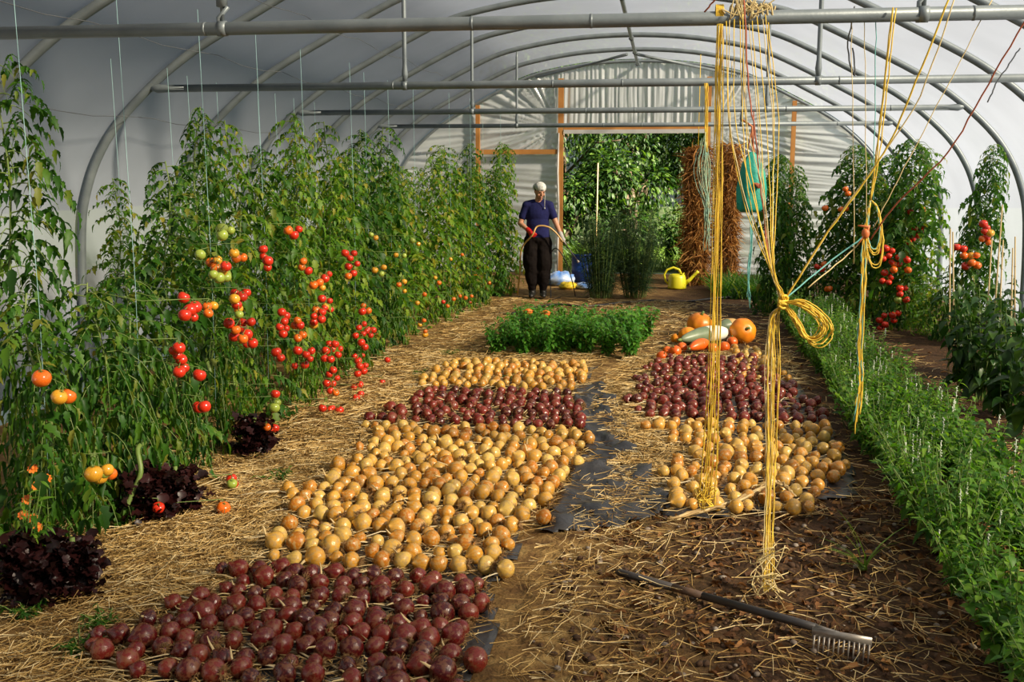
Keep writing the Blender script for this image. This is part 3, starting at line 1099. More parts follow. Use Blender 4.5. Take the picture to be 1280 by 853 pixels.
# ------------------------------------------------------------------ tarps
def sheet(outline, name, lab, seed, res=.05, wr=.02, under=None):
    """a ground sheet from its outline in plan, with folds, solid"""
    bm = bmesh.new()
    P = [Vector(p) for p in outline]
    x0, x1 = min(p.x for p in P), max(p.x for p in P)
    y0, y1 = min(p.y for p in P), max(p.y for p in P)

    def inside(x, y):
        c = False
        for i in range(len(P)):
            a, b = P[i], P[i - 1]
            if (a.y > y) != (b.y > y) and x < (b.x - a.x) * (y - a.y) / (b.y - a.y) + a.x:
                c = not c
        return c
    nx_, ny_ = int((x1 - x0) / res) + 1, int((y1 - y0) / res) + 1
    vid = {}
    V, F = [], []

    def vert(i, j):
        if (i, j) not in vid:
            x, y = x0 + i * res, y0 + j * res
            # pull the border onto the outline
            z = .008 + wr * max(0, noise.noise(Vector((x * 6 + seed, y * 4, 0)))) + wr * .5 * max(0, noise.noise(Vector((x * 17 + seed, y * 9, 3))))
            e = .3 * res * noise.noise(Vector((x * 5, y * 5, seed)))
            vid[(i, j)] = len(V)
            V.append((x + e, y + e, z))
        return vid[(i, j)]
    for i in range(nx_):
        for j in range(ny_):
            if inside(x0 + (i + .5) * res, y0 + (j + .5) * res):
                F.append((vert(i, j), vert(i + 1, j), vert(i + 1, j + 1), vert(i, j + 1)))
    o = MB().add(V, F).build(name, M['tarp'])
    sm = o.modifiers.new('thickness', 'SOLIDIFY')
    sm.thickness = .004
    sm.offset = -1
    tag(o, lab, 'ground sheet', 'black ground sheets')
    return o


g2 = lambda px, py: G(px, py).xy
sheet([g2(150, 880), g2(560, 880), g2(625, 800), (g2(612, 740)), g2(650, 690), g2(645, 640), (-.75, 7), (-.58, 9.6), (-1.88, 9.6), (-1.87, 6), (-1.9, 4.6)],
      'ground_sheet', 'black sheet under the long onion bed, its edge showing beside the front red onions', 3, .035)
sheet([g2(668, 668), g2(700, 666), g2(770, 660), g2(826, 643), g2(838, 628), g2(800, 575), g2(790, 540), g2(775, 510), g2(752, 478), g2(720, 480), g2(718, 520), g2(735, 560), g2(705, 610), g2(690, 640)],
      'ground_sheet', 'crumpled black sheet in the strip between the two onion beds', 8, .025, .07)
sheet([g2(832, 650), g2(905, 648), g2(985, 630), g2(1068, 622), g2(1068, 590), g2(1040, 540), g2(975, 450), g2(840, 450), g2(795, 500), g2(830, 570), g2(826, 625)],
      'ground_sheet', 'black sheet under the onion bed behind the rake', 12, .035)
# rolled dry edge in front of that bed
pts = [G(px, py, z) for px, py, z in ((835, 650, .02), (870, 641, .03), (905, 632, .05), (940, 618, .06), (960, 606, .09), (978, 606, .09), (992, 620, .05))]
mb = MB()
for k in range(6):
    q = [p + Vector((rnd.uniform(-.012, .012), rnd.uniform(-.015, .015), rnd.uniform(-.008, .012))) for p in catmull(pts, 3)]
    mb.tube(q, .007, 5)
tag(mb.build('dry_stalk_bundle', M['drystalk']), 'thin bundle of dry stalks along the front edge of the bed behind the rake', 'stalks')

# ------------------------------------------------------------------ straw and litter
def straw(n, area, seed, name, m, l0=.05, l1=.26, r0=.0007, r1=.0018, zmax=.034, ang=None):
    rg = random.Random(seed)
    V, F = [], []
    c = 0
    tot = 0
    while tot < n and c < n * 12:
        c += 1
        x, y = area(rg)
        if x is None:
            continue
        tot += 1
        L = rg.uniform(l0, l1) * rg.uniform(.5, 1)
        a = rg.uniform(0, PI) if ang is None else rg.gauss(ang, .55)
        r = rg.uniform(r0, r1)
        z = rg.uniform(.003, zmax)
        d = Vector((math.cos(a), math.sin(a), 0))
        s = Vector((-d.y, d.x, 0))
        bend = rg.uniform(-.12, .12) * L
        t0, t1 = rg.uniform(-.012, .012), rg.uniform(-.012, .014)
        P = [Vector((x, y, z + t0)) - d * L / 2, Vector((x, y, z)) + s * bend, Vector((x, y, z + t1)) + d * L / 2]
        o = len(V)
        for p in P:
            V += [p + s * r * 1.3, p - s * r * 1.3 , p + Vector((0, 0, r * 1.6))]
        for i in (0, 3):
            for j in range(3):
                j2 = (j + 1) % 3
                F.append((o + i + j, o + i + j2, o + i + 3 + j2, o + i + 3 + j))
        F += [(o, o + 1, o + 2), (o + 8, o + 7, o + 6)]
    kind(MB().add(V, F).build(name, m), 'stuff')


def strawmask(x, y):
    """how thickly the straw lies"""
    xl = lerp_tab(LX, y)
    w = 0.0
    xr_, x2_ = lerp_tab(RX, y), lerp_tab(LX2, y)
    x0 = x + .0191 * y
    if x < xl + .1 and x0 > -2.9 + .05 * math.sin(y * 2):
        w = 1.0 if y < 10.2 else .3
        if x0 < -2.35:
            w *= .5
    elif x < xr_:
        w = .5 if y < 9.7 else .55 if y < 10.4 else .1
    elif x < x2_ + .25 and y > 5.4:
        u = (x - xr_) / max(.05, x2_ - xr_)
        w = (.10 if u < .42 else 1.2 if y > 6.0 else .5) if y < 10.3 else .35
    elif y <= 5.4 and x < xr_ + .13:
        w = .05
    elif y <= 5.6 and x < .35:
        w = .2 * max(0, 1 - max(0, x + .1) * 1.6)
    elif x < 1.25 and 9.0 < y < 10.6:
        w = .8
    elif x < 1.3:
        w = .10
    elif x < 3.4:
        w = .06
    w *= .55 + .9 * max(0, noise.noise(Vector((x * 1.7, y * 1.2, 9))) + .35)
    return w


def a_near(rg):
    x, y = rg.uniform(-3.1, 2.2), 3.15 + 3.15 * rg.random() ** 1.0
    return (x, y) if rg.random() < strawmask(x, y) else (None, None)


def a_far(rg):
    x, y = rg.uniform(-2.8, 2.6), 6.2 + 8.5 * rg.random() ** 1.3
    return (x, y) if rg.random() < strawmask(x, y) else (None, None)


straw(16000, a_near, 5, 'straw', M['straw'])
straw(17000, a_far, 6, 'straw_further_along', M['straw'], .06, .30, .0009, .0026, .04)


def a_soil(rg):
    x, y = rg.uniform(-.5, 1.7), rg.uniform(3.45, 5.9)
    if x < -.25 + .3 * noise.noise(Vector((y * 2, 0, 0))):
        return None, None
    return x, y


rg = random.Random(12)
Ms = []
while len(Ms) < 1500:
    x, y = a_soil(rg) if len(Ms) < 1150 else (rg.uniform(1.0, 3.2), rg.uniform(4, 11))
    if x is None:
        continue
    a = rg.uniform(0, 6.28)
    Ms.append(orient(Vector((x, y, floor_z(x, y) + rg.uniform(.004, .014))), (math.cos(a), math.sin(a), rg.uniform(-.1, .35)), rg.uniform(.025, .08), rg.uniform(-.9, .9), rg.uniform(.9, 1.9)))
kind(MB().cloud(T_CURLED, Ms).build('leaf_litter', M['litter']), 'stuff')
mb = MB()
for _ in range(260):
    x, y = rg.uniform(-.5, 1.5), rg.uniform(3.5, 5.7)
    r = rg.choice((.004, .006, .008, .014))
    mb.ball((x, y, floor_z(x, y) + r * .4), (r * rg.uniform(.8, 1.5), r, r * .7), 7, 5, 0, Euler((0, 0, rg.uniform(0, 3))).to_matrix())
kind(mb.build('pebbles', M['stone']), 'stuff')
mb = MB()
for _ in range(900):
    x, y = rg.uniform(-.45, 1.6), rg.uniform(3.45, 6.0)
    r = rg.uniform(.006, .02)
    mb.ball((x, y, floor_z(x, y) + r * .2), (r * rg.uniform(.8, 1.4), r, r * .75), 6, 4, 0, Euler((0, 0, rg.uniform(0, 3))).to_matrix())
kind(mb.build('soil_crumbs', simple('soil_crumb', (.05, .025, .012), (.09, .045, .02), .95, 25)), 'stuff')

# ------------------------------------------------------------------ tomatoes
def tomato_mesh(name, m, seed):
    rg = random.Random(seed)
    pr = [(.02, -.80), (.3, -.82), (.62, -.68), (.88, -.36), (1, .02), (.93, .42), (.7, .72), (.4, .84), (.15, .80), (.02, .76)]

    def fn(p, q, i):
        d = 1 + .03 * math.sin(q * 5 + seed)
        return Vector((p.x * d, p.y * d, p.z))
    mb = MB().lathe(pr, 16, 0, None, fn)
    for k in range(5):
        a = k * 2 * PI / 5
        mb.add([Vector(v) * .62 @ Matrix.Rotation(0, 3, 'Z') if False else (orient(Vector((0, 0, .84)), (math.cos(a), math.sin(a), .12), .62, 0, .55) @ Vector(v)) for v in T_LANCE[0]], T_LANCE[1], 1)
    mb.tube([(0, 0, .78), (.03, 0, 1.1)], .07, 5, 1)
    return mb.mesh(name, [m, M['stem']])


TM = {'r': tomato_mesh('tomato', M['tom_red'], 1), 'o': tomato_mesh('tomato', M['tom_orange'], 2), 'y': tomato_mesh('tomato', M['tom_yellow'], 3), 'g': tomato_mesh('tomato', M['tom_green'], 4)}
TL = {'r': 'ripe red tomato', 'o': 'orange half-ripe tomato', 'y': 'yellow unripe tomato', 'g': 'green unripe tomato'}


class Plant:
    pass


PLANTS = []


def tomato_plant(x, y, h, var, lab, group, rg, wide=1.0):
    p = Plant()
    p.o = thing('tomato_plant', lab, 'tomato plant', (x, y, 0), 0, group)
    p.x, p.y, p.h = x, y, h
    rz = rg.uniform(0, 6.28)
    for nm, me in (('stem', var[0]), ('foliage', var[1])):
        c = link(nm, me, p.o)
        c.rotation_euler = (rg.uniform(-.03, .03), rg.uniform(-.03, .03), rz)
        c.scale = (wide, wide, h / var[2])
    PLANTS.append(p)
    return p


def variant(seed, h, n, curl, spread, m, bare=.02):
    s, f = tomato_meshes(seed, h, n, curl, spread, bare)
    return s, f.mesh('foliage', m), h


VT = [variant(i, 2.1, 84, .75, .28, M['leaf']) for i in (1, 2, 3, 4)]
VY = [variant(i, 2.1, 84, .4, .26, M['leaf2']) for i in (11, 12, 13)]
VS = [variant(i, 1.4, 60, 1.1, .33, M['leaf']) for i in (21, 22)]
VW = [variant(i, 2.2, 150, .5, .33, M['leaf']) for i in (31, 32, 33)]

rg = random.Random(3)
# front row, counted from the camera end
GF = 'tomato plants of the front row beside the straw'
spots = []
y = 4.35
while y < 15.8:
    spots.append(y)
    y += .46 if y < 6 else .5 if y < 9 else .44
n = 0
for y in spots:
    n += 1
    near = y < 5.35
    far = y > 8.6
    x = -2.72 - .0191 * y + rg.uniform(-.07, .07) + (.0 if y < 11 else (y - 11) * .13)
    h = rg.uniform(1.15, 1.4) if near else rg.uniform(1.9, 2.35)
    var = rg.choice(VS) if near else (rg.choice(VT) if y < 6.2 else rg.choice(VT[:2] + VY)) if not far else rg.choice(VY + VT[:2])  # brighter leaf sets further along stand in for sunlit foliage
    lab = ('short drooping tomato plant, %s in the row beside the straw' if near else 'tall leafy tomato plant, %s in the row beside the straw' if not far else 'tall yellowing tomato plant, %s in the row beside the straw') % nth(n)
    tomato_plant(x, y, h, var, lab, GF, rg, .95 if y < 9 else 1.08)
FRONT = list(PLANTS)
GB = 'tomato plants of the back row along the cover'
n = 0
for y in np.arange(4.9, 16.2, .62):
    n += 1
    far = y > 8
    short = 5.4 < y < 6.4
    if short:
        continue
    h = 1.5 if y < 6.6 else rg.uniform(1.75, 2.1)
    if n == 1:
        h = 2.45
    tomato_plant(-3.55 - .0191 * float(y) + rg.uniform(-.08, .08) + (.32 if n == 1 else 0), float(y), h, rg.choice(VY if far or y > 6.2 else VT[:2]), ('tallest tomato plant, at the camera end of the row along the cover' if n == 1 else 'slim tomato plant, %s in the row along the cover' % nth(n)), GB, rg, .85)
BACKROW = [p for p in PLANTS if p not in FRONT]

# right-hand vines
GR = 'tomato vines across the herb row'
RV = [(1052, 398, 2.2, VW[0], 'tall bushy tomato vine with few tomatoes, behind the looped yellow twine'),
      (1080, 402, 2.05, VY[0], 'tall browning tomato vine between two greener vines past the herb row'),
      (1128, 408, 2.25, VW[1], 'tall tomato vine laden with red tomatoes past the herb row'),
      (1148, 404, 2.15, VY[2], 'tall tomato vine with pale top leaves beside the laden vine'),
      (1104, 396, 2.1, VW[1], 'tall green tomato vine filling the gap behind the laden vine'),
      (1216, 432, 2.15, VW[0], 'slim tall tomato vine standing alone before the bright cover')]
RP = []
for px, py, h, var, lab in RV:
    q = G(px, py)
    RP.append(tomato_plant(q.x, q.y, h, var, lab, GR, rg, (.8 if px > 1200 else 1.12)))
for px, py, h, lab in ((962, 392, 2.1, 'tall leafy green vine hanging over the green bag side of the tunnel'), (988, 388, 1.95, 'leafy vine between the green bag and the pale end wall')):
    q = G(px, py)
    tomato_plant(q.x, q.y, h, VW[1 if px < 970 else 2], lab, GR, rg, .8)
for px, py, h, lab in ((1018, 392, .75, 'low leafy tomato plant at the far end of the herb row'), (1160, 418, .7, 'low yellowing tomato plant under the laden vine'), (1185, 425, .8, 'low leafy tomato plant between the vines and the canes')):
    q = G(px, py)
    tomato_plant(q.x, q.y, h, VY[1] if px == 1160 else VS[0], lab, GR, rg, .85)


def truss(plant, pts, cols, rad, drop=True):
    """pts are world points of the fruit; the truss stalk joins them to the plant's stem"""
    o = plant.o
    base = Vector((plant.x, plant.y, 0))
    c = sum((Vector(p) for p in pts), Vector()) / len(pts)
    top = max(p[2] for p in pts) + rad * 1.4
    mb = MB()
    a = Vector((0, 0, min(plant.h * .95, top + .06)))
    b = Vector((c.x, c.y, top)) - base
    mb.tube([a, a.lerp(b, .5) - Vector((0, 0, .03)), b, Vector((c.x, c.y, min(p[2] for p in pts))) - base], [.0022, .002, .0022, .0015], 5)
    for p in pts:
        p = Vector(p) - base
        mb.tube([p + Vector((0, 0, rad * .9)), (Vector((b.x, b.y, min(b.z, p.z + rad * 1.6))))], .0022, 4)
    tr = mb.build('truss', M['stem'], o)
    for p, k in zip(pts, cols):
        t = link('tomato', TM[k], tr)
        t.location = Vector(p) - base
        s = rad * rnd.uniform(.85, 1.15)
        t.scale = (s, s, s)
        t.rotation_euler = (rnd.uniform(-.5, .5), rnd.uniform(-.5, .5), rnd.uniform(0, 6))
        t['label'] = TL[k]


def scatter_px(n, cx, cy, sx, sy, seed, dmin):
    rg = random.Random(seed)
    P = []
    k = 0
    while len(P) < n and k < 900:
        k += 1
        q = (cx + rg.uniform(-sx, sx), cy + rg.uniform(-sy, sy))
        if all((q[0] - a) ** 2 + (q[1] - b) ** 2 > dmin ** 2 for a, b in P) or k > 700:
            P.append(q)
    return P


# clusters seen in the row: x, y, half-width, half-height, colours
CL = [(284, 291, 8, 5, 'ggg'), (266, 332, 18, 16, 'ggyyoogr'), (272, 343, 10, 6, 'ggg'), (297, 320, 8, 4, 'yoo'), (229, 372, 1, 1, 'r'), (238, 392, 7, 8, 'rrrr'), (261, 388, 6, 6, 'ooy'),
      (300, 372, 8, 10, 'rrrry'), (298, 388, 4, 6, 'yg'), (300, 412, 14, 10, 'rrrrrro'), (309, 430, 8, 6, 'rro'), (222, 442, 5, 9, 'rrrr'), (226, 464, 4, 4, 'rr'), (250, 469, 1, 1, 'r'), (252, 512, 4, 3, 'rr'),
      (331, 322, 6, 14, 'rrrr'), (367, 290, 7, 7, 'rro'), (381, 332, 6, 8, 'oor'), (355, 402, 7, 16, 'rrrrrr'), (371, 405, 5, 6, 'roo'), (374, 420, 4, 4, 'yoo'), (379, 447, 11, 11, 'rrrrrr'), (348, 444, 3, 4, 'rr'),
      (398, 392, 9, 11, 'rrryro'), (407, 346, 4, 3, 'rr'), (396, 356, 7, 4, 'ooy'), (391, 405, 3, 3, 'yy'), (407, 380, 6, 8, 'rrrr'), (415, 440, 10, 10, 'rrrrrrrr'), (416, 466, 5, 7, 'rrr'), (414, 486, 6, 8, 'rrro'), (408, 513, 6, 4, 'rrr'), (424, 513, 2, 2, 'r'),
      (437, 322, 7, 6, 'rrr'), (441, 338, 6, 8, 'rrro'), (455, 384, 6, 6, 'roo'), (452, 412, 8, 8, 'rrrrr'), (464, 414, 8, 6, 'rrrr'), (454, 430, 4, 6, 'rr'), (448, 448, 5, 5, 'rrr'), (451, 462, 6, 7, 'rrrr'), (448, 490, 6, 9, 'rrrr'), (485, 450, 1, 1, 'r'), (478, 478, 1, 1, 'r'),
      (346, 493, 4, 4, 'rg'), (342, 505, 5, 6, 'gg'), (330, 535, 6, 4, 'rro'), (289, 602, 3, 4, 'rrg'), (345, 536, 2, 2, 'r')]
CLN = [(52, 475, 2, 3, 'o'), (78, 497, 8, 4, 'yo'), (122, 594, 8, 3, 'gyy'), (138, 591, 4, 3, 'oy'), (197, 636, 1, 1, 'r'), (280, 635, 1, 1, 'o')]
CLF = [(465, 297, 5, 4, 'yg'), (474, 337, 6, 6, 'yyg'), (504, 357, 6, 8, 'yyo'), (525, 374, 6, 6, 'yo'), (534, 418, 4, 4, 'yyo'), (582, 372, 8, 6, 'ooro'), (560, 378, 8, 6, 'oor'), (598, 340, 5, 10, 'oo'), (612, 352, 5, 8, 'oor'), (545, 350, 6, 6, 'yo'), (500, 320, 6, 6, 'yg'), (570, 320, 8, 8, 'yo'), (520, 300, 6, 6, 'yg'), (528, 405, 5, 5, 'oy')]
def PXr(px, py, X):
    d = ray(px, py)
    return Vector((0, 0, CAMZ)) + d * (X / (d.x + .0191 * d.y))


seed = 0
for group, plants, X, rad in ((CL, FRONT, -2.30, .031), (CLN, FRONT, -2.42, .036), (CLF, FRONT, -2.12, .026)):
    for cx, cy, sx, sy, cols in group:
        seed += 1
        pp = scatter_px(len(cols), cx, cy, sx, sy, seed, 7)
        pts = []
        for px, py in pp:
            q = PXr(px, py, X + rnd.uniform(-.14, .03))
            if q.z < .03:
                q = G(px, py, .032)
            pts.append(q)
        c = sum(pts, Vector()) / len(pts)
        pl = min(plants, key=lambda p: abs(p.y - c.y) + abs(p.x - c.x) * .3)
        truss(pl, pts, cols, rad)
for cx, cy, sx, sy, cols, pi in [(1108, 318, 9, 10, 'rrrrrr', 2), (1128, 328, 11, 10, 'roorro', 2), (1108, 350, 6, 9, 'rrrr', 2), (1128, 368, 7, 8, 'rrrrg', 2), (1132, 265, 8, 4, 'rr', 3), (1153, 263, 2, 2, 'o', 3), (1149, 288, 9, 7, 'rrrrr', 3), (1138, 300, 5, 5, 'rr', 3),
                                 (1102, 402, 5, 9, 'rrrr', 2), (1120, 396, 6, 6, 'rrr', 2), (1024, 333, 7, 4, 'rro', 0), (1034, 362, 5, 2, 'oo', 0), (1054, 262, 4, 4, 'oo', 0), (1060, 238, 4, 6, 'oo', 1), (1030, 258, 3, 3, 'o', 0), (1232, 297, 7, 8, 'oorry', 5), (1215, 327, 10, 8, 'oooory', 5), (1200, 311, 6, 3, 'rr', 5), (1230, 282, 4, 3, 'rr', 5)]:
    seed += 1
    pl = RP[pi]
    pts = [PY(px, py, pl.y - .3 + rnd.uniform(-.05, .05)) for px, py in scatter_px(len(cols), cx, cy, sx, sy, seed, 6)]
    truss(pl, pts, cols, .04)

# a thick bare stem bending out low under the near foliage, and one pale bent stem further along
for plant_i, P in ((1, [(182, 553, 4.95), (172, 562, 4.85), (176, 590, 4.8), (166, 615, 4.78), (155, 640, 4.75), (146, 668, 4.78)]), (4, [(250, 430, 6.2), (256, 447, 6.15), (262, 462, 6.1), (263, 480, 6.1)])):
    pl = FRONT[plant_i]
    q = [PY(*p) - Vector((pl.x, pl.y, 0)) for p in P]
    for v in q:
        v.z = max(v.z, .012)
    o = MB().tube(catmull(q, 4), .013, 8).build('bent_stem', M['stem'], pl.o)
    o['label'] = 'thick bare bent stem'

# support strings from the wires down to the plants, and the wires
wires = []
for i, (a, b) in enumerate([((CX - 3.2, 2.0), (CX - 3.3, 17.0)), ((CX - 3.9, 3.0), (CX - 3.95, 17.0)), ((CX - 2.5, 3.0), (CX - 2.4, 14))]):
    pts = []
    for k in range(30):
        t = k / 29
        y = a[1] + (b[1] - a[1]) * t
        pts.append(((a[0] + (b[0] - a[0]) * t), y, min(arch_z(a[0]) - .07, 2.9 if i != 2 else 3.1) - .05 * abs(math.sin(y * PI / 1.72))))
    o = MB().tube(pts, .0028, 4).build('support_wire', M['wire'])
    tag(o, ('thin dark wire strung lengthwise above the tomato row beside the straw', 'thin dark wire strung lengthwise close to the grey cover', 'thin dark wire slanting high under the hoops above the aisle')[i], 'wire', 'wires over the tomatoes')
for i, p in enumerate([p for k, p in enumerate(FRONT) if k % 2 == 0][:14]):
    top = min(arch_z(p.x) - .1, 2.75)
    o = MB().tube([(0, 0, .3), (.01, .01, 1.2), (0, 0, top)], .0016, 4).build('support_string', M['string'])
    o.location = (p.x + .08, p.y - .1, 0)
    tag(o, 'thin pale cyan string on the %s tomato plant of the straw-side row' % nth(2 * i + 1), 'string', 'support strings of the tomatoes')
for i, p in enumerate(BACKROW[1:9]):
    o = MB().tube([(0, 0, .3), (.01, .01, 1.2), (0, 0, min(arch_z(p.x) - .08, 2.55))], .0016, 4).build('support_string', M['string'])
    o.location = (p.x, p.y, 0)
    tag(o, 'thin pale cyan string before the cover, %s along the back tomato row' % nth(i + 1), 'string', 'support strings of the tomatoes')

# ------------------------------------------------------------------ low plants under the tomatoes
def lettuce(px, py, r, seed, lab):
    rg = random.Random(seed)
    q = G(px, py)
    Ms = []
    for k in range(420):
        a, e = rg.uniform(0, 6.28), rg.uniform(.1, 1.5)
        Ms.append(orient(Vector((rg.gauss(0, .3) * r, rg.gauss(0, .3) * r, .01 + rg.uniform(0, .24) * r / .2)), (math.cos(a) * math.cos(e), math.sin(a) * math.cos(e), math.sin(e)), r * rg.uniform(.16, .36), rg.uniform(-.8, .8), 1.1))
    t = thing('red_lettuce', lab, 'lettuce', (q.x, q.y, 0), 0, 'dark red lettuces under the tomatoes')
    MB().cloud(T_RUFFLE, Ms).build('leaves', M['lettuce'], t)
    MB().tube([(0, 0, -.02), (0, 0, .25)], [.02, .012], 6).build('stalk', M['stem'], t)


lettuce(42, 752, .21, 1, 'dark red lettuce below the marigolds, closest to the camera')
lettuce(95, 742, .17, 2, 'dark red lettuce at the edge of the straw by the bottom tomato')
lettuce(185, 650, .2, 3, 'dark red lettuce behind the single red tomato near the ground')
lettuce(222, 640, .17, 4, 'dark red lettuce in shade between two drooping tomato plants')
lettuce(320, 570, .18, 5, 'small dark red lettuce under the laden tomato plants')


def marigold(px, py, h, seed, lab, heads, lm='herb'):
    rg = random.Random(seed)
    q = G(px, py)
    t = thing('marigold', lab, 'marigold', (q.x, q.y, 0), 0, 'marigolds')
    a, b, _ = clump_meshes(T_LANCE, lm, 14, h, .16, 16, .07, rg)
    link('stems', a, t)
    link('foliage', b, t)
    for p in heads:
        v = Vector(p) - Vector((q.x, q.y, 0))
        d = Vector((.3, -.8, .6)).normalized()
        R = d.to_track_quat('Z', 'Y').to_matrix().to_4x4()
        mb = MB().cloud(T_PETAL, [Matrix.Translation(v) @ R @ orient(Vector((0, 0, 0)), (math.cos(k * .7), math.sin(k * .7), .15), .024) for k in range(9)])
        mb.ball(v + d * .003, .008, 8, 5)
        o = mb.build('flower', M['petal'], t)
        MB().tube([v, v * .8 + Vector((0, 0, .0)), v * .45], .002, 4).build('flower_stalk', M['stem'], t)


qf = lambda px, py, Y: PY(px, py, Y)
marigold(26, 748, .50, 5, 'marigold with several orange flowers above the dark lettuce', [qf(41, 586, 4.12), qf(34, 625, 4.1), qf(29, 644, 4.1), qf(41, 649, 4.08), qf(47, 660, 4.1), qf(61, 676, 4.1), qf(48, 680, 4.1), qf(56, 688, 4.1), qf(58, 599, 4.15), qf(46, 608, 4.15)])
q = G(660, 425)
marigold(655, 408, .3, 6, 'marigold at the back of the basil patch, two orange heads up', [], 'basil')
t = bpy.context.scene.objects[-1]
for nm, (px, py) in (('a', (660, 390)), ('b', (682, 392))):
    v = PY(px, py, 10.75)
    o = MB().ball((0, 0, 0), (.05, .05, .035), 12, 7).cloud(T_PETAL, [orient(Vector((0, 0, 0)), (math.cos(k * .5) , math.sin(k * .5), .3), .062) for k in range(13)])
    mo = [x for x in C.objects if x.name.startswith('marigold')][-1]
    o.tube([(0, 0, -.02), (0, .02, -v.z)], .004, 5)
    ob = o.build('flower', M['petal'], mo)
    ob.location = v - Vector(mo.location)

# ------------------------------------------------------------------ basil patch and herb row
rg = random.Random(50)
BAS = [clump_meshes(T_OVATE, 'basil', 20, .37, .19, 17, .062, random.Random(60 + i), .5) for i in range(4)]
rowsY = [10.15, 10.5, 10.85, 11.2]
n = 0
rn = ['front', 'second', 'third', 'back']
for r, y in enumerate(rowsY):
    x0, x1 = G(603, 440).x + .08 + r * .06, G(800, 440).x - .02 + r * .03
    k = 7
    for i in range(k):
        x = x0 + (x1 - x0) * (i + rg.uniform(.3, .7)) / k
        t = thing('basil_plant', 'bushy green basil plant, %s from the tomato side in the %s row of the patch' % (nth(i + 1), rn[r]), 'basil', (x, y + rg.uniform(-.08, .08), 0), rg.uniform(0, 6.28), 'basil plants of the patch', rg.uniform(.85, 1.15))
        v = BAS[rg.randrange(4)]
        link('stems', v[0], t)
        link('foliage', v[1], t)
HRB = [clump_meshes(T_LANCE if i % 2 else T_OVATE, 'herb', 26, .42, .24, 20, .060 if i % 2 else .052, random.Random(80 + i), .5, 'flower_white', 1.2) for i in range(5)]
HRBF = [clump_meshes(T_OVATE, 'herb', 28, .42, .22, 19, .044, random.Random(95 + i), .5, 'flower_white') for i in range(3)]
n = {0: 0, 1: 0}
y = 3.15
while y < 12.6:
    for sd in (0, 1):
        xm = 1.49 + (y - 3.5) * .023
        n[sd] += 1
        x = xm + (-.17 if sd == 0 else .17) + rg.uniform(-.04, .04)
        yy = y + (0 if sd == 0 else .15) + rg.uniform(-.04, .04)
        t = thing('herb_plant', 'bushy flowering herb, %s from the camera end on the %s side of the herb row' % (nth(n[sd]), 'onion' if sd == 0 else 'canes'), 'herb', (x, yy, 0), rg.uniform(0, 6.28), 'herbs along the herb row', rg.uniform(.78, 1.2) * (1.0 if y < 8 else .95))
        v = rg.choice(HRB if y < 7 else HRBF)
        link('stems', v[0], t)
        link('foliage', v[1], t)
        if y > 4.3:
            for f in v[2]:
                link('flower_spike', f, t)
    y += .31

# ------------------------------------------------------------------ peppers and canes
PEP = [clump_meshes(T_OVATE, 'pepper', 11, .95, .30, 15, .15, random.Random(120 + i), 1.3, None, .85) for i in range(3)]
for i, (px, py, s, lab) in enumerate([(1200, 492, .92, 'dark pepper plant at the end of its row by the lone vine'), (1225, 500, .95, 'dark pepper plant second along from the lone vine'), (1255, 520, 1.0, 'dark pepper plant third along from the lone vine'),
                                      (1290, 545, 1.05, 'dark pepper plant fourth along, half out of the picture'), (1240, 470, .9, 'dark pepper plant in the back file behind the canes'), (1275, 478, .98, 'dark pepper plant in the back file at the bright cover')]):
    q = G(px, py)
    t = thing('pepper_plant', lab, 'pepper plant', (q.x, q.y, 0), i * 1.3, 'pepper plants behind the herb row', s)
    v = PEP[i % 3]
    link('stems', v[0], t)
    link('foliage', v[1], t)
for i, (px, py, ptx, pty, lab) in enumerate([(1186, 470, 1188, 286, 'bamboo cane just before the lone vine'), (1193, 475, 1191, 290, 'thicker bamboo cane beside the lone vine'), (1229, 470, 1240, 298, 'pale bamboo cane leaning over the pepper plants'),
                                             (1237, 475, 1253, 256, 'tallest bamboo cane, leaning towards the cover'), (1245, 480, 1254, 300, 'short bamboo cane between two leaning canes'), (1268, 480, 1269, 296, 'bamboo cane standing by the hoop leg'), (1262, 482, 1266, 310, 'slim bamboo cane second in from the hoop leg')]):
    q = G(px, py)
    tp = PY(ptx, pty, q.y + .1)
    o = MB().tube([Vector((0, 0, -.03)), (tp - q) * .5, tp - q], [.008, .0075, .006], 7)
    for k in (.2, .4, .6, .8):
        o.ball((tp - q) * k, (.010, .010, .006), 7, 4)
    o = o.build('bamboo_cane', M['cane'])
    o.location = q
    tag(o, lab, 'cane', 'bamboo canes')

# weeds on soil and straw
for i, (px, py, h, ls, lab) in enumerate([(1078, 712, .22, .2, 'thin green grass tuft on the bare soil before the rake bed')]):
    q = G(px, py)
    t = thing('grass_tuft', lab, 'grass tuft', (q.x, q.y, 0))
    MB().cloud(T_BLADE, [orient(Vector((rg.uniform(-.02, .02), rg.uniform(-.02, .02), 0)), (rg.uniform(-.9, .5), rg.uniform(-.6, .3), 1), rg.uniform(.14, .3), 0, .9) for _ in range(16)]).build('blades', M['grass'], t)
    MB().ball((0, 0, .005), (.02, .02, .015), 8, 5).build('crown', M['stem'], t)
for i, (px, py, lab) in enumerate([(132, 783, 'low green weed in the straw beside the front red onions'), (100, 815, 'low green weed at the bottom edge of the straw'), (345, 600, 'small green weed in the straw between tomatoes and golden onions'), (520, 470, 'small green weed on the trodden straw by the far golden onions'), (30, 770, 'low green weed under the dark red lettuce'), (640, 478, 'grassy weed among the far golden onions'), (560, 445, 'low green weed before the basil patch')]):
    q = G(px, py)
    t = thing('weed', lab, 'weed', (q.x, q.y, 0), i * 1.1, 'weeds in the straw')
    a, b, _ = clump_meshes(T_LANCE, 'leaf', 12, .06, .12, 9, .045, random.Random(140 + i))
    link('stems', a, t)
    link('foliage', b, t)

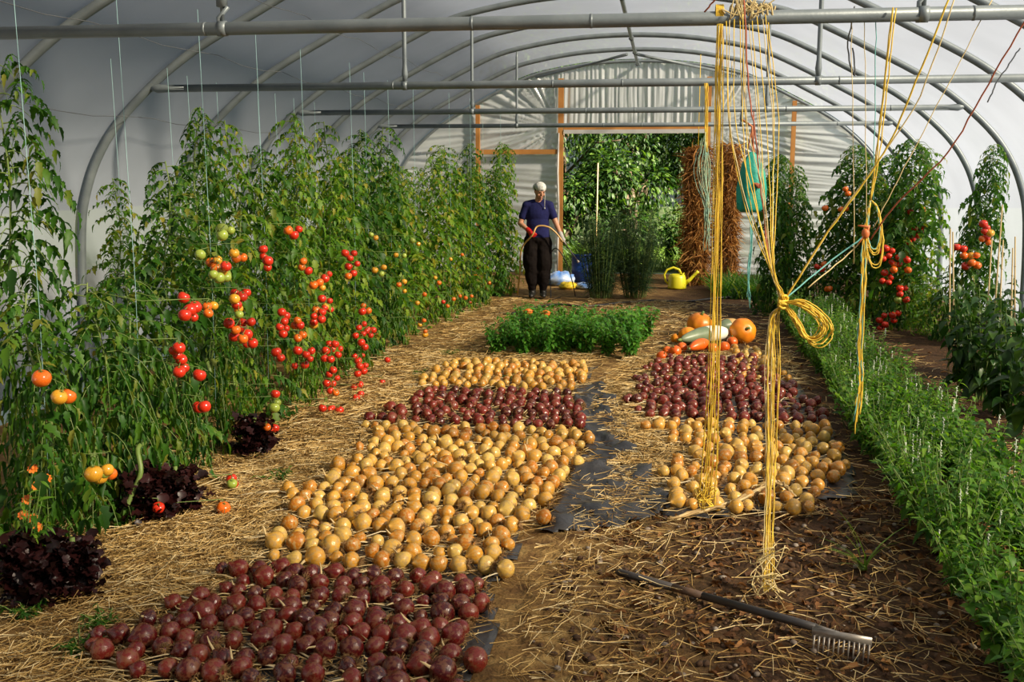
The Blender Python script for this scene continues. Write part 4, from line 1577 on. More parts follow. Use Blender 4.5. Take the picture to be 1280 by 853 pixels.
# ------------------------------------------------------------------ pumpkins and squashes
def pumpkin(px, py, wpx, lab, squash=.8, ribs=9, m='pumpkin', name='pumpkin', rz=0, tilt=0, cat='pumpkin', grp='pumpkins on the onion heap', stalk=True):
    q = G(px, py)
    depth = (q - Vector((0, 0, CAMZ))).dot(CR @ Vector((0, 0, -1)))
    r = wpx * depth / FPX / 2
    t = thing(name, lab, cat, (q.x, q.y, 0), rz, grp)

    def fn(p, a, i):
        d = 1 - .05 * (1 - abs(math.cos(a * ribs / 2))) 
        return Vector((p.x * d, p.y * d, p.z))
    pr = [(max(.02, math.sin(PI * k / 14)) * r * (1), -math.cos(PI * k / 14) * r * squash * (1 - .12 * (k in (0, 14)))) for k in range(15)]
    R = Matrix.Translation((0, 0, r * squash * .96)) @ Euler((tilt, tilt * .6, 0)).to_matrix().to_4x4()
    MB().lathe(pr, 40, 0, R, fn).build('body', M[m], t)
    if stalk:
        h = R @ Vector((0, 0, r * squash * .86))
        MB().tube([h, R @ Vector((0, .02 * r, r * squash * 1.05)), R @ Vector((.1 * r, .1 * r, r * squash * 1.22))], [r * .16, r * .09, r * .1], 7).build('stalk', M['stem'], t)
    return t


pumpkin(874, 420, 33, 'big round orange pumpkin sitting highest of the heap', .9, tilt=.3)
pumpkin(859, 430, 25, 'medium orange pumpkin against the big round one', .86, tilt=-.5)
pumpkin(845, 430, 14, 'small orange pumpkin behind the grey-green marrow tip', .95, tilt=.4)
pumpkin(928, 428, 34, 'big orange pumpkin lying apart by the tan squash', .85, 7, tilt=1.1)
for px, py, w, lab in ((827, 452, 14, 'small orange squash at the tip of the heap towards the basil'), (834, 445, 13, 'small orange squash second from the tip of the heap'), (844, 446, 15, 'small orange squash third from the tip, before the marrow'), (852, 441, 14, 'small orange squash tucked under the marrow'),
                       (891, 442, 14, 'small orange squash before the pale marrow end'), (905, 441, 15, 'small orange squash under the pale marrow tip'), (915, 434, 14, 'small orange squash between the pale marrow and the big pumpkin')):
    pumpkin(px, py, w, lab, .95, 5, 'squash', 'small_squash', rnd.uniform(0, 6), rnd.uniform(-.8, .8), 'squash', 'small orange squashes')


def long_squash(p0, p1, r, mats, lab, name, split=.5, cat='marrow', bend=.02):
    a, b = G(*p0, r), G(*p1, r)
    n_ = 22
    t = thing(name, lab, cat, ((a.x + b.x) / 2, (a.y + b.y) / 2, 0))
    c = Vector((t.location.x, t.location.y, 0))

    def seg(u0, u1, m, nm):
        P, R = [], []
        for k in range(n_):
            u = u0 + (u1 - u0) * k / (n_ - 1)
            s = math.sqrt(max(.003, 1 - (2 * u - 1) ** 2)) if u < .25 or u > .75 else math.sqrt(1 - (2 * .25 - 1) ** 2) * (1 + .15 * math.cos((u - .5) * 6))
            P.append(a.lerp(b, u) - c + Vector((0, 0, bend * math.sin(PI * u))))
            R.append(r * min(1, s) * (.72 + .36 * u))
        MB().tube(P, R, 18).build(nm, m, t)
    seg(0, split, mats[0], 'dark_end')
    seg(split - .001, 1, mats[1], 'pale_end')
    MB().tube([a - c + (a - b) * .06, a - c], [r * .12, r * .2], 7).build('stalk', M['stem'], t)


long_squash((851, 425), (911, 416), .095, (M['marrow_green'], M['marrow_pale']), 'long marrow, half grey-green and half cream, across the pumpkin heap', 'marrow', .5)
long_squash((862, 436), (886, 431), .068, (M['squash'], M['squash']), 'elongated orange squash lying before the long marrow', 'long_squash', .5, 'squash')
long_squash((897, 411), (924, 408), .09, (M['marrow_green'], M['tan']), 'tan squash with a grey end behind the big lying pumpkin', 'tan_squash', .45, 'squash')

# ------------------------------------------------------------------ rake
a, b = G(775, 716, .02), G(1020, 785, .05)
t = thing('garden_rake', 'steel garden rake with a dark handle lying on the bare soil', 'rake', (b.x, b.y, 0))
hb = Vector(b) - Vector((b.x, b.y, 0))
ha = Vector(a) - Vector((b.x, b.y, 0))
L = lambda u: ha.lerp(hb, u)
MB().tube([L(-.02), L(.0), L(.3)], [.012, .017, .017], 12).build('handle', M['handle'], t)
MB().tube([L(.3), L(.46)], .0165, 12).build('worn_wood', M['handle_worn'], t)
MB().tube([L(.46), L(.85), L(1.0)], [.017, .017, .016], 12).build('grip_sleeve', M['handle'], t)
MB().tube([L(1.0), L(1.05), L(1.10), ], [.014, .011, .01], 10).build('socket', M['rakemetal'], t)
r0, r1 = Vector(G(1015, 790, .075)) - Vector(t.location), Vector(G(1090, 803, .075)) - Vector(t.location)
ax = (r1 - r0).normalized()
fw = Vector((-ax.y, ax.x, 0)) * -1
hd = MB()
wid = (r1 - r0).length
# the head is a bent plate: a back strip with tines pointing down
Rm = Matrix((ax, fw, Vector((0, 0, 1)))).transposed()
mid = (r0 + r1) / 2
hd.box(mid + Vector((0, 0, .0)), (wid, .006, .034), 0, Rm)
hd.tube([L(1.08), L(1.1) * .3 + mid * .7, mid], [.01, .009, .008], 8)
hd.build('head', M['rakemetal'], t)
for k in range(12):
    u = (k + .5) / 12
    p = r0.lerp(r1, u) + Vector((0, 0, -.012))
    MB().tube([p, p + fw * .008 + Vector((0, 0, -.035)), p + fw * .022 + Vector((0, 0, -.07))], [.0075, .0065, .003], 6, 0, True, .6).build('tine', M['rakemetal'], t)

# ------------------------------------------------------------------ twine
def wob(pts, n_, amp, rg):
    q = catmull(pts, n_)
    return [p + Vector((rg.uniform(-amp, amp), rg.uniform(-amp, amp), rg.uniform(-amp, amp) * .3)) for p in q]


YT = HY[1]
rg = random.Random(90)
# straight hank hung on the thick bar
t = thing('twine_hank', 'straight hank of yellow twine hanging to the onions from the thick bar', 'twine', (0, 0, 0), 0, 'hanks of twine')
mb = MB()
for k in range(11):
    o = Vector((rg.gauss(0, .013), rg.gauss(0, .012), 0))
    sp = rg.uniform(.6, 1.6)
    pts = [PY(899, 30, YT - .04) + o * .6, PY(897, 130, YT - .04) + o, PY(894, 300, YT - .03) + o * sp, PY(890, 450, YT) + o * sp * 1.2, PY(885, 560, YT + .05) + o * sp * 1.6, PY(879, 636 + rg.uniform(-30, 6), YT + .14) + o * sp * 2]
    mb.tube(wob(pts, 6, .003, rg), .0022, 5)
mb.build('strands', M['twine'], t)
mb = MB()
for k in range(12):
    c = PY(882, 622, YT + .16)
    p = [c + Vector((rg.uniform(-.05, .05), rg.uniform(-.04, .04), rg.uniform(-.05, .07))) for _ in range(4)]
    mb.tube(catmull(p, 4), .0028, 4)
mb.build('frayed_end', M['twine'], t)
mb = MB()
c = PY(899, 24, YT)
for k in range(6):
    mb.tube([Vector((c.x + (k - 2.5) * .006, YT + .036 * math.cos(q * .9), ZB + .036 * math.sin(q * .9))) for q in range(8)], .004, 5)
mb.build('knot', M['twine'], t)

# big knotted hank pulled towards the camera
YK = 4.62
KN = PY(979, 378, YK)
t = thing('knotted_twine_hank', 'big knotted hank of yellow twine with a large loop, over the soil', 'twine', (0, 0, 0), 0, 'hanks of twine')
mb, mp = MB(), MB()
tops = [(912, 22), (918, 24), (925, 20), (932, 22), (940, 26), (946, 20), (953, 24), (960, 28), (928, 14), (936, 30), (908, 26), (957, 18)]
for k, (px, py) in enumerate(tops):
    top = PY(px, py, YT - .035)
    tx = 968 + rg.uniform(-5, 5)
    spread = (px - 937) * .9
    m1 = PY(px + (12 if px > 935 else 2) + rg.uniform(-3, 3), 150, YT - .12)
    m2 = PY((px * .55 + 975 * .45) + rg.uniform(-4, 4) - (6 if px < 930 else 0), 250 + rg.uniform(-10, 10), YT - .28)
    m3 = PY(970 - (979 - px) * .12, 335, YT - .44)
    (mb if k % 3 else mp).tube(wob([top, m1, m2, m3, KN + Vector((rg.uniform(-.01, .01), 0, rg.uniform(0, .03)))], 6, .0022, rg), .0021, 5)
for k in range(16):
    w = rg.uniform(-.024, .024)
    s = rg.uniform(.82, 1.1)
    pts = [KN + Vector((rg.uniform(-.008, .008), rg.uniform(-.01, .01), -.01)), PY(967 + w * 260, 400, YK), PY(965 + w * 420, 470 + rg.uniform(-10, 10), YK - .03), PY(964 + w * 300, 560, YK - .09), PY(961 + w * 250, 650, YK - .19), PY(959 + w * 330, 650 + 100 * s, YK - .30)]
    for p in pts:
        p.z = max(p.z, .022)
    (mb if k % 4 else mp).tube(wob(pts, 6, .003, rg), .0022, 5)
mb.build('strands', M['twine'], t)
mp.build('pale_strands', M['twine_pale'], t)
mb = MB()
for k in range(13):
    s = rg.uniform(.78, 1.08)
    ox, oy = rg.uniform(-3, 3), rg.uniform(-4, 4)
    e = lambda px, py: KN + (PY(px + ox, py + oy, YK - .02) - KN) * s + Vector((0, rg.uniform(-.02, .02), 0))
    pts = [KN, e(1002, 379), e(1024, 392), e(1036, 408), e(1034, 421), e(1022, 430), e(1010, 426), e(1000, 408), e(990, 392), KN + Vector((0, .01, -.01))]
    mb.tube(wob(pts, 6, .002, rg), .0027, 5)
mb.build('loop', M['twine'], t)
mb = MB()
for k in range(6):
    ang = k * .5
    mb.tube([KN + Vector((.020 * math.cos(q * .8 + ang), .018 * math.sin(q * .8 + k), .017 * math.sin(q * .8 + ang) * (1 if k % 2 else -.6) + (k - 2.5) * .006)) for q in range(9)], .006, 6)
mb.build('knot', M['twine'], t)
mb = MB()
for k in range(16):
    c = PY(957 + rg.uniform(-14, 14), 740 + rg.uniform(-50, 55), YK - .32)
    c.z = max(c.z, .03)
    p = [c + Vector((rg.uniform(-.07, .07), rg.uniform(-.08, .06), rg.uniform(-.02, .09))) for _ in range(4)]
    for v in p:
        v.z = max(v.z, .008)
    mb.tube(catmull(p, 4), .0024, 4)
mb.build('frayed_end', M['twine_pale'], t)
mb = MB()
for k in range(9):
    c = Vector((PY(912 + k * 6, 20, YT).x, YT, ZB))
    mb.tube([c + Vector((.004 * q, .037 * math.cos(q * .9), .037 * math.sin(q * .9))) for q in range(9)], .004, 5)
    p = [c + Vector((rg.uniform(-.05, .05), -.04, rg.uniform(-.05, .12))) for _ in range(5)]
    mb.tube(catmull(p, 4), .0028, 4)
mb.build('bar_wraps', M['twine_pale'], t)

# looped hank further along the bar
t = thing('looped_twine_hank', 'small looped hank of yellow and teal twine over the herb row', 'twine', (0, 0, 0), 0, 'hanks of twine')
YL = YT - .06
mb, mt = MB(), MB()
for k in range(3):
    o = Vector((rg.gauss(0, .006), rg.gauss(0, .01), 0))
    mb.tube(wob([PY(1117, 10, YL) + o, PY(1106, 110, YL) + o, PY(1097, 190, YL) + o, PY(1088, 250, YL) + o * .3], 6, .002, rg), .003, 5)
for k in range(7):
    x = rg.uniform(-4, 4)
    (mt if k in (1, 5) else mb).tube(wob([PY(1088, 250, YL), PY(1082 + x, 300, YL), PY(1080 + x, 360, YL), PY(1076 + x, 440, YL), PY(1077 + x, 480, YL), PY(1073 + x * 1.5, 520 + rg.uniform(-20, 24), YL)], 6, .0025, rg), .0030, 5)
for k in range(6):
    s = rg.uniform(.7, 1.05)
    K = PY(1088, 250, YL)
    e = lambda px, py: K + (PY(px, py, YL) - K) * s
    (mt if k == 2 else mb).tube(wob([K, e(1098, 262), e(1104, 300), e(1100, 330), e(1090, 332), e(1083, 310), e(1084, 270), K], 5, .002, rg), .003, 5)
mb.build('strands', M['twine'], t)
mt.build('teal_strands', M['twine_teal'], t)
c = PY(1082, 292, YL)
MB().ball(c, (.018, .016, .024), 10, 7).tube([c, c + Vector((.012, 0, .03)), c + Vector((-.035, 0, .035))], [.012, .010, .003], 6).tube([c, c + Vector((-.02, 0, -.03)), c + Vector((-.03, -.01, -.05))], [.012, .008, .002], 5, 0, True, .5).build('orange_tape', simple('orange_tape', (.75, .22, .06), (.6, .15, .04), .5, 30), t)

# pulled strings
def cord(name, pts, r, m, lab, n_=6, amp=.003):
    o = MB().tube(wob(pts, n_, amp, rg), r, 5).build(name, M[m])
    tag(o, lab, 'twine', 'single strings and cords')


cord('yellow_twine', [KN, PY(1036, 289, 4.6), PY(1081, 227, 4.58), PY(1115, 172, 4.55), PY(1146, 100, 4.5), PY(1190, -10, 4.45)], .0042, 'twine', 'yellow cord slanting up from the big knot towards the roof')
cord('pale_twine', [KN + Vector((.01, .02, .01)), PY(1040, 283, 4.66), PY(1095, 205, 4.62), PY(1150, 120, 4.58), PY(1196, -10, 4.55)], .003, 'twine_pale', 'pale thin cord running beside the yellow slanting cord')
cord('teal_twine', [KN + Vector((0, .03, .0)), PY(1040, 325, 4.8), PY(1085, 292, YL)], .0035, 'twine_teal', 'teal cord stretched between the big knot and the orange tape')
cord('pale_twine', [PY(1010, 360, 4.7), PY(1060, 318, 4.85), PY(1085, 290, YL)], .003, 'twine_pale', 'pale cord stretched just above the teal one')
cord('red_twine', [PY(1290, 10, 4.4), PY(1235, 105, 4.5), PY(1185, 190, 4.6), PY(1120, 255, 4.7), PY(1088, 300, 4.8)], .0035, 'twine_red', 'red-brown cord slanting down from the roof past the lone vine')
cord('pale_twine', [PY(1240, 0, 4.9), PY(1180, 115, 4.9), PY(1130, 210, 4.9), PY(1092, 285, 4.9)], .0022, 'twine_pale', 'very thin cord slanting behind the red-brown one')
cord('red_twine', [PY(930, 0, YT - .08), PY(936, 110, YT - .1), PY(944, 170, YT - .14), PY(950, 230, YT - .2), PY(962, 330, YT - .3)], .0036, 'twine_red', 'red-brown cord among the strands above the big knot')
cord('red_twine', [PY(897, -4, YT - .1), PY(880, 15, YT - .06)], .004, 'twine_red', 'short red cord end over the thick bar')
cord('withered_tendril', [PY(1068, 8, YT), PY(1060, 60, YT + .1), PY(1068, 95, YT + .1), PY(1066, 60, YT + .1)], .0035, 'wire', 'dark withered tendril hanging from the thick bar')
cord('withered_tendril', [PY(1275, 60, 6.0), PY(1262, 80, 6.0), PY(1245, 105, 6.0), PY(1235, 128, 6.0)], .004, 'wire', 'dark withered stem hanging before the bright cover')
cord('teal_twine', [PY(1095, 12, YT), PY(1094, 120, YT + .02), PY(1091, 250, YT)], .0022, 'twine_teal', 'single teal string hung from the bar by the looped hank')
for i, (px, lab) in enumerate(((1080, 'pale string hanging from the thick bar behind the looped hank'), (1064, 'fine pale string hanging alone before the tall bushy vine'))):
    cord('pale_twine', [PY(px, 15, YT), PY(px + 2, 150, YT), PY(px + 4, 330, YT)], .0018, 'twine_pale', lab)

# teal twine hank on the second bar
t = thing('teal_twine_hank', 'frayed blue-green twine hank hanging before the brown vines', 'twine', (0, 0, 0), 0, 'hanks of twine')
mb, mt = MB(), MB()
YB = HY[3]
for k in range(14):
    o = Vector((rg.gauss(0, .02), rg.gauss(0, .02), 0))
    mt.tube(wob([PY(881, 170 + rg.uniform(-6, 8), YB - .05) + o * .5, PY(882 + rg.uniform(-7, 7), 215, YB - .05) + o, PY(884 + rg.uniform(-3, 3), 260, YB - .05) + o * .5, PY(883 + rg.uniform(-4, 4), 300 + rg.uniform(-40, 20), YB - .05)], 5, .006, rg), .0032, 4)
for k in range(5):
    o = Vector((rg.gauss(0, .012), rg.gauss(0, .01), 0))
    mb.tube(wob([PY(880, 104, YB - .04) + o, PY(880, 140, YB - .05) + o, PY(881, 190, YB - .05) + o * .6], 5, .003, rg), .0035, 4)
mt.build('frayed_strands', simple('pale_teal_twine', (.25, .45, .36), (.42, .5, .3), .7, 20), t)
mb.build('strands', M['twine'], t)

# green mesh bag
YG = HY[5]
q = PY(937, 265, YG)
z1 = PY(937, 190, YG).z
t = thing('green_net_bag', 'teal-green net bag hanging on a cord beside the brown vines', 'bag', (q.x, YG - .06, q.z))
hh = z1 - q.z
pr = [(.02, 0), (.10, .0), (.135, .04), (.145, .18 * hh), (.14, .4 * hh), (.125, .65 * hh), (.10, .82 * hh), (.05, .94 * hh), (.02, hh)]


def fn(p, a, i):
    d = 1 + .10 * math.sin(a * 6 + p.z * 5) + .30 * noise.noise(p * 11 + Vector((3, 1, 0)))
    return Vector((p.x * d, p.y * d * .7, p.z))


MB().lathe(pr, 36, 0, None, fn).build('sack', M['teal'], t)
MB().tube([(0, 0, hh * .9), (.01, 0, hh + .2), (0, .05, ZB - q.z + .03)], .006, 6).build('cord', M['twine_red'], t)
mb = MB()
for k in range(3):
    mb.tube([(0, -.05, hh * .5), (.05 + .02 * k, -.12, hh * .45), (.08, -.12, hh * .4)], .014, 6)
mb.build('orange_tag', M['twine_red'], t)
mb = MB()
for k in range(6):
    o = Vector((rg.gauss(0, .012), rg.gauss(0, .012), 0))
    mb.tube(wob([Vector((0, 0, .01)) + o, Vector((.02, 0, -.35)) + o, Vector((0, 0, -.7)) + o, Vector((.01 + rg.uniform(-.03, .04), 0, -1.08 + rg.uniform(0, .15)))], 5, .004, rg), .0042, 4)
mb.build('tail_strands', M['twine_teal'], t)
mb = MB()
c = PY(928, 150, YG) - Vector(t.location)
mb.tube([c, PY(940, 158, YG) - Vector(t.location), PY(941, 180, YG) - Vector(t.location), PY(948, 225, YG) - Vector(t.location)], .012, 6)
mb.tube([PY(941, 158, YG) - Vector(t.location), PY(935, 185, YG) - Vector(t.location)], .010, 6)
mb.build('orange_tie', simple('orange_tie_cloth', (.62, .22, .09), (.5, .16, .06), .7, 20), t)

# ------------------------------------------------------------------ dried vines
def dried(px0, px1, ptop, pbot, Y, seed, lab):
    rg = random.Random(seed)
    a, b = PY(px0, pbot, Y), PY(px1, pbot, Y)
    top = PY(px0, ptop, Y).z
    x, w = (a.x + b.x) / 2, (b.x - a.x) / 2
    t = thing('dried_vine_bundle', lab, 'dried vines', (x, Y, 0), 0, 'dried brown vines hanging by the doorway')
    Ms = []
    st = MB()
    for k in range(420):
        z = rg.uniform(.1, top)
        aa, rr = rg.uniform(0, 6.28), w * math.sqrt(rg.random()) * (.8 + .2 * math.sin(z * 4))
        p = Vector((math.cos(aa) * rr, math.sin(aa) * rr * .8, z))
        L = rg.uniform(.2, .6)
        q = [p, p + Vector((rg.uniform(-.06, .06), rg.uniform(-.06, .06), -L * .4)), p + Vector((rg.uniform(-.12, .12), rg.uniform(-.1, .1), -L))]
        for v in q:
            v.z = max(.02, v.z)
        st.tube(catmull(q, 3), .0035, 4, 0, False)
    Bs = []
    for k in range(5200):
        z = rg.uniform(.03, top)
        aa, rr = rg.uniform(0, 6.28), w * (rg.random() ** .4) * (.92 + .35 * noise.noise(Vector((math.cos(aa) * 1.3, math.sin(aa) * 1.3 + seed * 5, z * 2.2))))
        p = Vector((math.cos(aa) * rr, math.sin(aa) * rr * .8, z))
        dd = (math.cos(aa) * .5 + rg.uniform(-1, 1), math.sin(aa) * .5 + rg.uniform(-1, 1), rg.uniform(-1.3, .7))
        if k % 2:
            Ms.append(orient(p, dd, rg.uniform(.04, .11), rg.uniform(-1.5, 1.5), rg.uniform(.3, .9)))
        else:
            Bs.append(orient(p, dd, rg.uniform(.10, .26), rg.uniform(-1.5, 1.5), rg.uniform(1, 2)))
    st.build('stems', M['brownvine'], t)
    MB().cloud(T_CURLED, Ms).cloud(T_BLADE, Bs).build('withered_leaves', M['brownvine'], t)
    MB().tube([(0, 0, top - .2), (0, .0, arch_z(x) - .03)], .006, 5).build('string', M['twine'], t)


dried(852, 884, 184, 353, HY[8] - .06, 1, 'shaggy bundle of dried brown vines on the doorway side')
dried(891, 921, 180, 353, HY[8] + .1, 2, 'darker bundle of dried brown vines nearer the green bag')
kind(grass_blades(1500, PY(893, 372, 15.5).x, PY(1005, 372, 15.5).x, 15.2, 16.7, .12, .42, 66).build('tall_grass', M['leaf']), 'stuff')

# ------------------------------------------------------------------ person
def cap(mb, a, b, r0, r1, n=14, k=5):
    """tapered limb with round ends"""
    a, b = Vector(a), Vector(b)
    d = (b - a).normalized()
    pts, rs = [], []
    for i in range(4):
        q = PI / 2 * i / 4
        pts.append(a - d * r0 * math.cos(q)); rs.append(max(.001, r0 * math.sin(q)))
    for i in range(k + 1):
        pts.append(a.lerp(b, i / k)); rs.append(r0 + (r1 - r0) * i / k)
    for i in range(1, 5):
        q = PI / 2 * i / 4
        pts.append(b + d * r1 * math.sin(q)); rs.append(max(.001, r1 * math.cos(q)))
    mb.tube(pts, rs, n)


def remesh(o, vox, sm=4):
    r = o.modifiers.new('fuse', 'REMESH')
    r.mode = 'VOXEL'
    r.voxel_size = vox
    r.use_smooth_shade = True
    s = o.modifiers.new('smooth', 'SMOOTH')
    s.iterations = sm
    s.factor = .5


fp = G(672, 372)
pt = thing('person', 'person in navy T-shirt and black trousers holding a watering lance by the doorway', 'person', (fp.x, fp.y, 0), .08)
# local frame: x to the viewer's right, -y towards the camera
sL, sR = Vector((.162, .0, 1.335)), Vector((-.162, .0, 1.335))
eL, hL = Vector((.26, -.03, 1.09)), Vector((.345, -.14, .90))
eR, hR = Vector((-.255, -.02, 1.08)), Vector((-.11, -.19, .975))


def hand(mb, w, d, palm, grip):
    """palm with four curled fingers and a thumb, closed round a bar along grip"""
    d, grip = Vector(d).normalized(), Vector(grip).normalized()
    up = d.cross(grip).normalized()
    side = grip
    pc = Vector(w) + d * .045
    cap(mb, Vector(w), pc + d * .02, .024, .030, 10, 3)
    mb.ball(pc + d * .012, (.036, .036, .030), 12, 8)
    for i, (o, l) in enumerate(((-.028, .9), (-.010, 1.0), (.010, .95), (.028, .78))):
        k0 = pc + d * .038 + side * o
        k1 = k0 + (d * .020 - up * .020) * l
        k2 = k1 + (-d * .004 - up * .022) * l
        k3 = k2 + (-d * .020 - up * .006) * l
        cap(mb, k0, k1, .0098, .0092, 8, 2)
        cap(mb, k1, k2, .0092, .0085, 8, 2)
        cap(mb, k2, k3, .0085, .0075, 8, 2)
    t0 = pc - side * .030 - d * .005
    t1 = t0 + d * .025 - side * .012 - up * .022
    t2 = t1 + d * .018 + side * .010 - up * .018
    cap(mb, t0, t1, .012, .0105, 8, 2)
    cap(mb, t1, t2, .0105, .009, 8, 2)


mb = MB()
hc = Vector((.03, -.055, 1.545))          # head centre, tipped forward and turned
HR = Euler((.42, 0, .42)).to_matrix()
mb.ball(hc, (.072, .092, .108), 20, 14, 0, HR)
mb.ball(hc + HR @ Vector((0, -.022, -.055)), (.052, .062, .062), 16, 10, 0, HR)       # jaw
mb.ball(hc + HR @ Vector((0, -.072, -.098)), (.022, .018, .018), 10, 7, 0, HR)        # chin
cap(mb, hc + HR @ Vector((0, -.090, .012)), hc + HR @ Vector((0, -.108, -.026)), .008, .014, 8, 2)   # nose
for s in (-1, 1):
    mb.ball(hc + HR @ Vector((s * .073, .008, -.008)), (.010, .020, .030), 8, 6, 0, HR)   # ears
    mb.ball(hc + HR @ Vector((s * .040, -.066, -.030)), (.022, .02, .02), 8, 6, 0, HR)    # cheeks
    mb.ball(hc + HR @ Vector((s * .030, -.082, .026)), (.024, .012, .008), 8, 6, 0, HR)   # brows
mb.ball(hc + HR @ Vector((0, -.086, -.062)), (.020, .012, .011), 8, 6, 0, HR)             # mouth
cap(mb, (0, .0, 1.36), hc + Vector((-.01, .03, -.06)), .056, .050)
mb.ball((0, .0, 1.22), (.15, .095, .17), 18, 10)
mb.ball((0, .0, 1.02), (.135, .09, .15), 18, 10)
mb.ball((0, 0, .86), (.15, .10, .12), 18, 10)
for s, e, h in ((sL, eL, hL), (sR, eR, hR)):
    cap(mb, Vector((s.x * .5, 0, 1.35)), s, .06, .056)
    cap(mb, s, e, .052, .040)
    cap(mb, e, h, .039, .026)
for s in (-1, 1):
    cap(mb, (s * .085, 0, .84), (s * .095, -.02, .46), .085, .058)
    cap(mb, (s * .095, -.02, .46), (s * .085, .01, .09), .055, .038)
    cap(mb, (s * .085, .03, .05), (s * .09, -.12, .035), .038, .030)
hand(mb, hL, (hL - eL), 0, (.55, -.35, -.5))
hand(mb, hR, (hR - eR), 0, (.6, -.1, .45))
bd = mb.build('body', M['skin'], pt)
remesh(bd, .0065, 2)
# face details
for s in (-1, 1):
    MB().ball(hc + HR @ Vector((s * .030, -.083, .010)), (.011, .006, .005), 8, 6, 0, HR).build('eye', M['eye'], pt)
    MB().ball(hc + HR @ Vector((s * .030, -.090, .030)), (.019, .006, .0035), 8, 6, 0, HR).build('eyebrow', M['hair'], pt)
MB().ball(hc + HR @ Vector((0, -.097, -.064)), (.021, .006, .006), 8, 6, 0, HR).build('mouth', M['lip'], pt)
mb = MB()
for s in (-1, 1):
    mb.ball(hc + HR @ Vector((s * .066, .015, .02)), (.014, .035, .045), 10, 8, 0, HR)
mb.ball(hc + HR @ Vector((0, .06, -.02)), (.062, .040, .065), 14, 10, 0, HR)
h = mb.build('hair', M['hair'], pt)
remesh(h, .006, 2)
mb = MB()
mb.ball(hc + HR @ Vector((0, .008, .058)), (.084, .100, .072), 18, 12, 0, HR)
mb.ball(hc + HR @ Vector((-.03, .07, .03)), (.06, .05, .06), 12, 8, 0, HR)
cap(mb, hc + HR @ Vector((0, -.088, .058)), hc + HR @ Vector((.0, -.088, .06)), .014, .014)
h = mb.build('headscarf', M['scarf'], pt)
remesh(h, .006, 2)
MB().tube([hc + Vector((.062, -.06, .03)), hc + Vector((.075, -.075, -.06)), hc + Vector((.07, -.06, -.16)), hc + Vector((.07, -.055, -.235))], [.004, .0045, .0045, .004], 6).ball(hc + Vector((.07, -.055, -.245)), .011, 8, 6).build('scarf_cord', M['whitestrip'], pt)
# T-shirt
mb = MB()
mb.ball((0, 0, 1.22), (.185, .118, .19), 20, 12)
mb.ball((0, -.005, 1.07), (.168, .112, .19), 20, 12)
mb.lathe([(.13, 1.06), (.15, 1.0), (.158, .94), (.166, .885), (.162, .872), (.05, .872)], 28, 0, None, lambda p, q, i: Vector((p.x * 1.08, p.y * .76, p.z)))
for s, e in ((sL, eL), (sR, eR)):
    cap(mb, Vector((s.x * .35, 0, 1.375)), s, .055, .07)
    cap(mb, s, s.lerp(e, .62), .064, .060)
ts = mb.build('t_shirt', M['navy'], pt)
remesh(ts, .011, 3)
# trousers: loose, gathered at the boots
mb = MB()
mb.ball((0, 0, .86), (.172, .125, .11), 20, 12)
for s in (-1, 1):
    cap(mb, (s * .085, 0, .82), (s * .098, -.02, .52), .118, .118)
    cap(mb, (s * .098, -.02, .52), (s * .08, .0, .24), .118, .088)
    cap(mb, (s * .085, .0, .24), (s * .08, .01, .13), .078, .055)
cap(mb, (0, 0, .72), (0, -.01, .36), .09, .07)
tr = mb.build('trousers', M['blackcloth'], pt)
remesh(tr, .013, 2)
d = tr.modifiers.new('folds', 'DISPLACE')
tx = bpy.data.textures.new('cloth_folds', 'CLOUDS')
tx.noise_scale = .09
d.texture = tx
d.strength = .025
for s in (-1, 1):
    mb = MB()
    cap(mb, (s * .08, .015, .17), (s * .08, .02, .05), .055, .052)
    cap(mb, (s * .08, .02, .045), (s * .09, -.145, .037), .045, .036)
    b = mb.build('boot', M['boot'], pt)
    remesh(b, .009, 2)
for nm, m, w, e in (('red_glove', 'redglove', hR, eR), ('grey_glove', 'greyglove', hL, eL)):
    mb = MB()
    d = (w - e).normalized()
    cap(mb, w - d * .05, w + d * .02, .037, .034)
    grip = (.6, -.1, .45) if nm == 'red_glove' else (.55, -.35, -.5)
    n0 = len(mb.v)
    hand(mb, w, d, 0, grip)
    # the glove is a little thicker than the hand
    c = w + d * .06
    mb.v = [tuple(c + (Vector(v) - c) * 1.12) if i >= n0 else v for i, v in enumerate(mb.v)]
    g = mb.build(nm, M[m], pt)
    g['label'] = 'red glove' if nm == 'red_glove' else 'pale grey glove'
    remesh(g, .0065, 1)

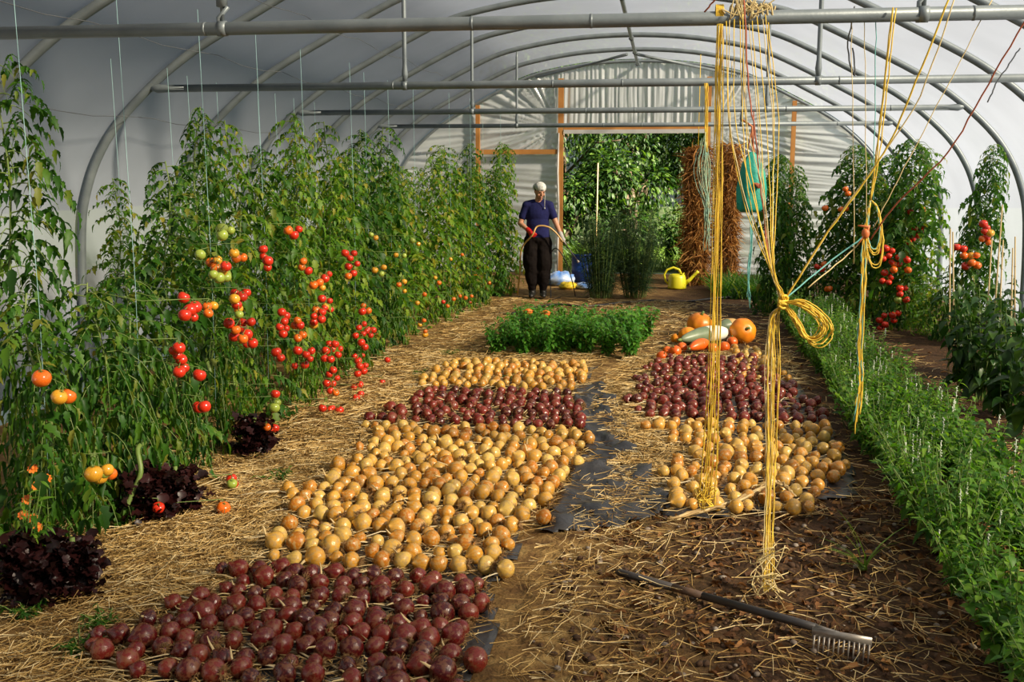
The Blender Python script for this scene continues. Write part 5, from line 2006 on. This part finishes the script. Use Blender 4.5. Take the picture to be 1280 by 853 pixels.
# hose and lance held in the hands
W = lambda v: Matrix.Translation(pt.location) @ Euler((0, 0, .08)).to_matrix().to_4x4() @ Vector(v)
gr = hR + (hR - eR).normalized() * .07 + Vector((0, -.02, -.02))
gl = hL + (hL - eL).normalized() * .07 + Vector((0, -.02, -.02))
t = thing('watering_lance', 'tan hose with a dark watering lance held in the gloved hands', 'watering lance', pt.location)
inv = lambda v: W(v) - Vector(pt.location)
MB().tube(catmull([inv(Vector((-.30, .12, .02))), inv(Vector((-.26, .03, .40))), inv(Vector((-.23, -.1, .72))), inv(gr), inv(Vector((-.0, -.22, 1.045))), inv(Vector((.15, -.22, 1.04))), inv(Vector((.26, -.2, .96))), inv(gl)], 6), .012, 8).build('hose', M['hose'], t)
MB().tube([inv(gl), inv(gl + Vector((.08, -.03, -.09))), inv(gl + Vector((.20, -.07, -.25)))], [.013, .009, .009], 8).build('lance', M['handle'], t)
MB().tube([inv(gl + Vector((.20, -.07, -.25))), inv(gl + Vector((.225, -.08, -.285)))], [.012, .022], 10).build('rose', M['rakemetal'], t)
o = MB().tube(catmull([G(700, 372, .012), G(688, 374, .012), W((.19, .12, .02)) , W((.175, .13, .55)), W((.26, .02, .72)), W((.40, -.02, .55)), W((.50, .02, .25)), W((.55, .1, .012))], 5), .008, 6)
tag(o.build('dark_hose', M['blackhose']), 'thin dark hose curving past the hip of the person to the barrel', 'hose')

# ------------------------------------------------------------------ light
w = bpy.data.worlds.new('sky')
bpy.context.scene.world = w
w.use_nodes = True
N, L_ = w.node_tree.nodes, w.node_tree.links
bg = N['Background']
sky = N.new('ShaderNodeTexSky')
sky.sky_type = 'HOSEK_WILKIE'
sky.turbidity = 3.5
sky.ground_albedo = .4
SUN = Vector((.80, -.36, .50)).normalized()
sky.sun_direction = SUN
L_.new(sky.outputs[0], bg.inputs[0])
bg.inputs[1].default_value = .95
sun = bpy.data.lights.new('sun', 'SUN')
sun.energy = 34
sun.angle = math.radians(4)
sun.color = (1, .87, .68)
so = bpy.data.objects.new('sun', sun)
C.objects.link(so)
so.rotation_euler = SUN.to_track_quat('Z', 'Y').to_euler()

sc = bpy.context.scene
sc.view_settings.view_transform = 'Standard'
sc.view_settings.look = 'None'
sc.view_settings.gamma = 1
sc.view_settings.use_curve_mapping = False
sc.view_settings.exposure = -0.12
sc.cycles.max_bounces = 8
sc.cycles.diffuse_bounces = 4
sc.cycles.transmission_bounces = 6
sc.cycles.transparent_max_bounces = 12
sc.cycles.caustics_reflective = False
sc.cycles.caustics_refractive = False
sc.cycles.sample_clamp_indirect = 6
